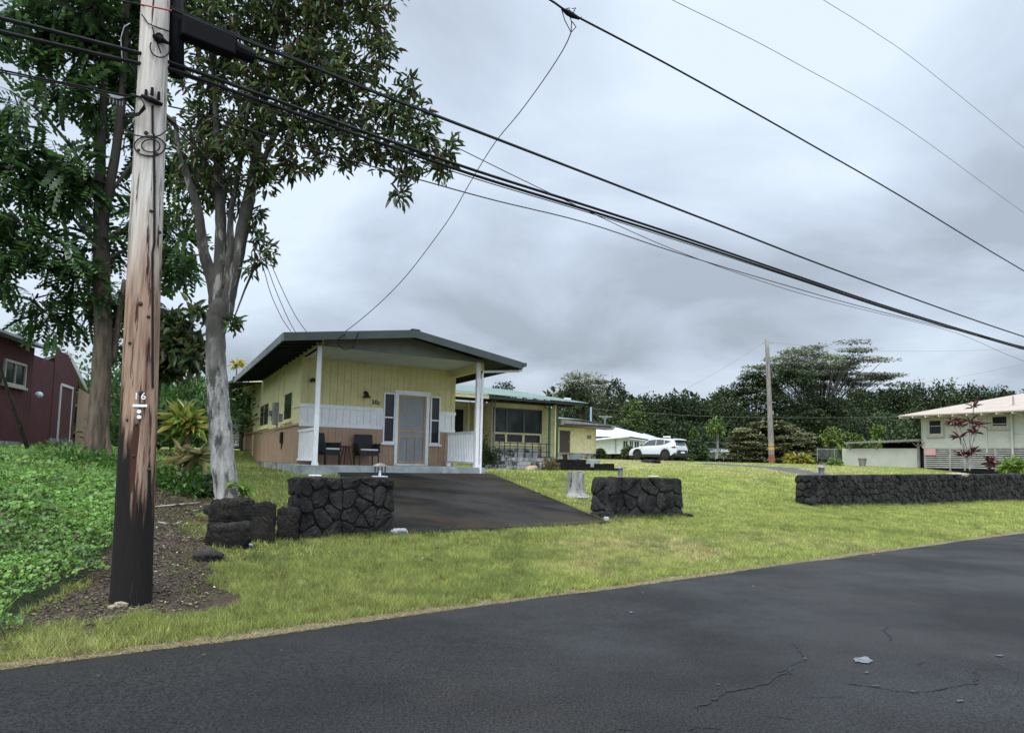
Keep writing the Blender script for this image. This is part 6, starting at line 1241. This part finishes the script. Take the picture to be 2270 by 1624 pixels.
# right hand side plants
RED=[(.09,.018,.026),(.055,.012,.02),(.14,.03,.035)]
ti_plant('tall red ti plant with several bare stems before the slatted base',at(2150,1042,45),1.7,15,.60,RED,21,heads=((-1.0,1.3),(-.55,1.1),(.15,1.25),(.55,1.05),(-.65,.3),(.35,.6),(.45,2.2),(-.35,-.8),(.2,-.6)),name='red_ti_plant',aspect=.15,stem='bark_pale')
ti_plant('small low red ti plant near the slatted base',at(2190,1040,45.5),.35,16,.5,RED,22,heads=((0,0),(.35,-.1),(.15,.25)),name='red_ti_plant',aspect=.24)
ti_plant('bushy bright green ti plant near the right edge behind the rock wall',at(2252,1048,43),.25,60,.85,[(.20,.32,.06),(.13,.24,.05),(.28,.36,.10)],23,aspect=.16,heads=((0,0),(.25,.1),(-.25,0)))
ti_plant('yellow variegated croton clump near the distant pole',at(1768,1024,58),.15,70,.75,[(.45,.40,.08),(.2,.26,.05),(.36,.26,.06)],24,aspect=.2,heads=((0,0),(.5,0),(-.4,0)),name='croton')
ti_plant('small green leafy clump right of the yellow croton',at(1795,1024,58),.1,40,.6,[(.12,.2,.05)],25)
def papaya():
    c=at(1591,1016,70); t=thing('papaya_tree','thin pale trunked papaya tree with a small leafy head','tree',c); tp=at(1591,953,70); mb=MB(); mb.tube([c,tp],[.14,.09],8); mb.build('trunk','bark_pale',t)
    rg=np.random.default_rng(5); V=[];n=26; D=rg.normal(size=(n,3)); D[:,2]=rg.uniform(-.3,.8,n); D/=np.linalg.norm(D,axis=1,keepdims=True); P=tp+D*rg.uniform(.6,1.2,(n,1)); m=14; pos=np.repeat(P,m,0); ax=rg.normal(size=(n*m,3)); ax[:,2]-=.4; nr=rg.normal(0,.3,(n*m,3)); nr[:,2]+=1; s=rg.uniform(.35,.6,n*m); v,f_=place(LEAFV,LEAFF,pos,rotm(ax,nr),np.stack([s*.3,s,s],1)); build_np('crown',v,f_,'farleaf',t,col=np.repeat(np.array([(.13,.20,.05)])*rg.uniform(.6,1.3,(n*m,1)),2,0))
    mb=MB(); [mb.tube([tp,p],[.03,.02],4) for p in P]; mb.build('leaf_stalks','bark_pale',t)
papaya()
# ---------------------------------------------------------------- distant trees
def far_tree(label,x,w,top,bot,d,col,seed,kind='round',dens=1.,name='broadleaf_tree',group='trees of the far treeline'):
    rg=np.random.default_rng(seed); c=at(x,bot,d); c[2]=min(c[2],float(zt(c[0],c[1]))+.2) if bot>1000 else c[2]; base=np.array([c[0],c[1],float(zt(c[0],c[1]))-.2]); topz=at(x,top,d)[2]; Wd=w/FPX*d; t=thing(name,label,'tree',base,group)
    h=topz-base[2]; lobes=[]; 
    if kind=='umbrella':
        for i in range(140):
            a=rg.uniform(0,2*np.pi); q=rg.random()**.6; u=q*np.cos(a); v=q*np.sin(a); hh=topz-abs(u)**2.0*h*.30-rg.uniform(.0,.42)*h*(1-.5*q); hh=topz-round((topz-hh)/(h*.062))*(h*.062)+rg.normal(0,.12); lobes.append((np.array([c[0]+u*Wd/2,c[1]+v*Wd*.35,hh-.4]),(rg.uniform(.10,.2)*Wd/2*1.25,rg.uniform(.14,.2)*Wd/2*1.2,.16+.004*Wd)))
    elif kind=='layer':
        for i in range(210):
            a=rg.uniform(0,2*np.pi); z=rg.random(); rr=math.sqrt(max(.05,1-z**2.2))*rg.uniform(.5,1); lobes.append((np.array([c[0]+rr*np.cos(a)*Wd/2,c[1]+rr*np.sin(a)*Wd*.38,base[2]+h*(.08+.88*z)]),(Wd*rg.uniform(.08,.15),Wd*.13,h*rg.uniform(.018,.034))))
    else:
        n=60 if w>60 else 34
        for i in range(n):
            a=rg.uniform(0,2*np.pi); z=rg.random()**.6; rr=math.sqrt(max(.03,1-z**4.5))*rg.uniform(.35,.92); s=rg.uniform(.13,.26)*Wd/2*(1.35 if kind=='round' else 1.1); lobes.append((np.array([c[0]+rr*np.cos(a)*(Wd/2-s*.4),c[1]+rr*np.sin(a)*Wd*.4,base[2]+h*.05+(h*.95-s*.9)*z]),(s,s,s*(.8 if kind=='round' else 1.3))))
    V=[];F=[];C=[];off=0; ls=.30*(d/100)**.8
    for lc,lr in lobes:
        area=lr[0]*(lr[2]+lr[1]*.6); n=int(np.clip(area*40*dens/(ls/.3)**2,40,1600)); D=rg.normal(size=(n,3)); D/=np.linalg.norm(D,axis=1,keepdims=True); q=rg.random(n)**.4*(1+.2*np.sin(D[:,0]*5+lc[0])+.15*np.sin(D[:,2]*7+lc[1])); P=lc+D*q[:,None]*np.array(lr)
        ax=D+rg.normal(0,.7,(n,3)); nr=D*.5+rg.normal(0,.5,(n,3)); nr[:,2]+=.8
        if kind in('umbrella','layer'): ax[:,2]*=.2; nr[:,2]+=1.6
        s=ls*rg.uniform(.6,1.5,n); tv=np.array([(0,0,0),(-.5,.5,.08),(0,1,-.1),(.5,.5,.08)]); v,f_=place(tv,np.array([(0,3,2,1)]),P,rotm(ax,nr),np.stack([s*.7,s,s],1)); V.append(v);F.append(f_+off);off+=len(v)
        C.append(np.array(col)*rg.uniform(.6,1.45)*rg.uniform(.6,1.4,(n,1)))
    build_np('crown',np.concatenate(V),np.concatenate(F),'farleaf',t,col=np.concatenate(C))
    mb=MB(); hub=base+[0,0,h*.42]; mb.tube([base,base+[Wd*.01,0,h*.2],hub],[Wd*.028,Wd*.022,Wd*.018],7)
    for lc,lr in lobes[::(1 if kind=='umbrella' else 3)]: mb.tube([hub-[0,0,h*rg.uniform(0,.2)],(hub+lc)/2+[0,0,-h*.03],lc],[Wd*.005,Wd*.003,Wd*.0015],4,caps=False)
    mb.build('trunk','bark_dark' if kind!='umbrella' else 'wood_grey',t)
D1=(.036,.052,.020); D2=(.044,.064,.024); D3=(.029,.043,.019); LG=(.085,.125,.032); GY=(.115,.135,.075); MG=(.055,.082,.036)
FT=[('pale flat topped tree rising behind the outbuilding',1292,158,818,1010,112,(.29,.30,.20),'umbrella',.7),
('dark domed tree in front of the pale flat topped tree',1275,165,843,1010,98,D1,'round',1.1),
('dark round tree beyond the porch roof right of the white post',1115,108,843,1000,85,D1,'round',1.1),
('pointed dark tree just right of the pale flat topped tree',1365,90,842,1010,108,D3,'tall',1),
('lighter olive tree low beside the pointed dark tree',1402,66,884,1012,92,LG,'round',1),
('dark tree above the white house roof ridge',1440,120,866,1012,104,D1,'round',1.1),
('dark wide tree above the parked car',1505,120,862,1012,106,D3,'round',1.1),
('lower dark tree at the dip in the treeline',1560,100,878,1012,108,D1,'round',1.1),
('dark pointed tree right of the dip in the treeline',1608,90,856,1012,104,D2,'tall',1),
('tall layered green tree left of the distant pole',1672,170,818,1012,110,D2,'layer',1.3),
('tall layered green tree right of the distant pole',1760,190,808,1015,106,MG,'layer',1.2),
('wide umbrella crowned tree, tallest on the skyline',1818,330,769,1012,125,(.17,.19,.11),'umbrella',1.7),
('mid green tree under the right side of the umbrella crown',1850,120,872,1018,104,D3,'round',1.1),
('dark tree at the start of the right treeline',1905,120,858,1018,112,D1,'round',1.1),
('dark bushy tree above the carport, left one',1968,110,853,1020,114,D3,'round',1.1),
('dark bushy tree above the carport, right one',2030,120,850,1020,114,D1,'tall',1.1),
('dark tree above the left slope of the pale hip roof',2098,120,847,1020,114,D2,'tall',1.1),
('dark tree behind the left part of the pale hip roof',2160,110,845,1020,114,D3,'round',1.1),
('dark tree behind the peak of the pale hip roof',2220,110,852,1020,114,D1,'round',1.1),
('tree at the far right end of the treeline',2282,90,864,1020,114,D2,'round',1.1),
('low dark tree filling below the dip, left half',1530,120,930,1014,86,D3,'round',1.1),
('low mid green tree behind the papaya',1600,120,925,1014,90,D1,'round',1.1),
('low dark tree behind the basketball backboard',1460,110,915,1012,88,D1,'round',1.1),
('low dark green tree above the outbuilding roof edge',1352,110,912,1010,88,D2,'round',1.1),
('mid height feathery tree behind the round shrub',1800,130,905,1018,92,D2,'layer',1.2),
('mid green tree left of the pale hip roof',1960,120,908,1020,92,MG,'round',1.0),
('dark mid height tree above the carport roof',1895,90,925,1018,90,D3,'round',1.1),
('dark tree hidden behind the raised house wall',2040,90,900,1022,92,D1,'round',1.1),
('olive tree between cottage and outbuilding, low behind the porch roof',1185,90,880,1005,90,D2,'round',1.0),
('dark trees gap filler tree left of the tall layered tree',1650,110,900,1014,88,D3,'round',1.1)]
for i,(l,x,w,tp,bt,d,col,kd,dn) in enumerate(FT): 
    l=l.replace('dark trees gap filler tree','low dark tree'); far_tree(l,x,w*(1.25 if kd in('round','tall') and x>1380 and w>85 else 1),tp,bt,d,col,100+i,kd,dn)
far_tree('large round olive green shrub behind the distant pole',1708,200,932,1026,67,(.15,.155,.075),201,'layer',3.2,name='round_shrub',group=None)
for i,(l,x,w,tp,bt,d,col) in enumerate((('bright green bushy shrub right of the parked car',1545,62,968,1018,62,MG),('tall vine covered shrub just right of the car',1538,26,950,1018,62.5,LG),('yellow green shrub between the round shrub and the carport',1850,90,945,1018,66,(.11,.15,.035)),('spreading light green shrub with fern like top left of the carport',1885,80,955,1022,62,(.10,.14,.035)),('dark shrub in the gap right of the round shrub',1812,60,965,1020,68,D3),('bright green shrub above the carport roof',1945,44,938,985,70,(.12,.19,.04)),('low green hedge under the round shrub, left side',1650,44,1003,1022,66,MG),('shrub with pale leaves before the white house windows',1393,34,990,1008,66,(.10,.13,.06)),('low shrub below the white house wall, left end',1330,26,995,1010,68,D2),('low ground shrub left of the long rock wall lantern',1850,50,1018,1030,50,(.10,.15,.04)))):
    far_tree(l,x,w,tp,bt,d,col,220+i,'round',1.8,name='shrub',group='shrubs at the lawn edge')
for i,(l,x,w,tp,d) in enumerate((('green tree rising behind the red shed roof, left one',20,110,705,60),('green tree behind the red shed, right one',110,90,760,60),('green tree in the gap behind the brown trunk',300,150,800,46),('green tree behind the ti plant on the slope top',420,130,830,50),('tree at the left edge far behind the shed',-110,180,700,42))):
    far_tree(l,x,w,tp,1005,d,(.06,.12,.03),250+i,'round',1.6,group='trees behind the red shed')
# forest mass closing the horizon behind the individual trees
def forest():
    rg=np.random.default_rng(77); V=[];F=[];C=[];off=0
    for i in range(420):
        a=R_(rg.uniform(-60,60)); d=rg.uniform(135,165); x,y=d*math.sin(a),d*math.cos(a); z=float(zt(x,y)); s=rg.uniform(3,6); h=rg.uniform(1,9); n=170; D=rg.normal(size=(n,3)); D/=np.linalg.norm(D,axis=1,keepdims=True); P=np.array([x,y,z+h])+D*s*rg.random((n,1))**.4; ax=D+rg.normal(0,.6,(n,3)); nr=rg.normal(0,.5,(n,3)); nr[:,2]+=.8; q=rg.uniform(.7,1.6,n); tv=np.array([(0,0,0),(-.5,.5,.08),(0,1,-.1),(.5,.5,.08)]); v,f_=place(tv,np.array([(0,3,2,1)]),P,rotm(ax,nr),np.stack([q*.8,q,q],1)); V.append(v);F.append(f_+off);off+=len(v);C.append(np.array(D3)*rg.uniform(.7,1.3,(n,1)))
    o=build_np('forest','' if 0 else np.concatenate(V),np.concatenate(F),'farleaf',loc=(0,0,0),col=np.concatenate(C)); tag(o,'dark distant forest mass closing the horizon behind the treeline','forest',kind='stuff')
forest()
bpy.context.view_layer.update()
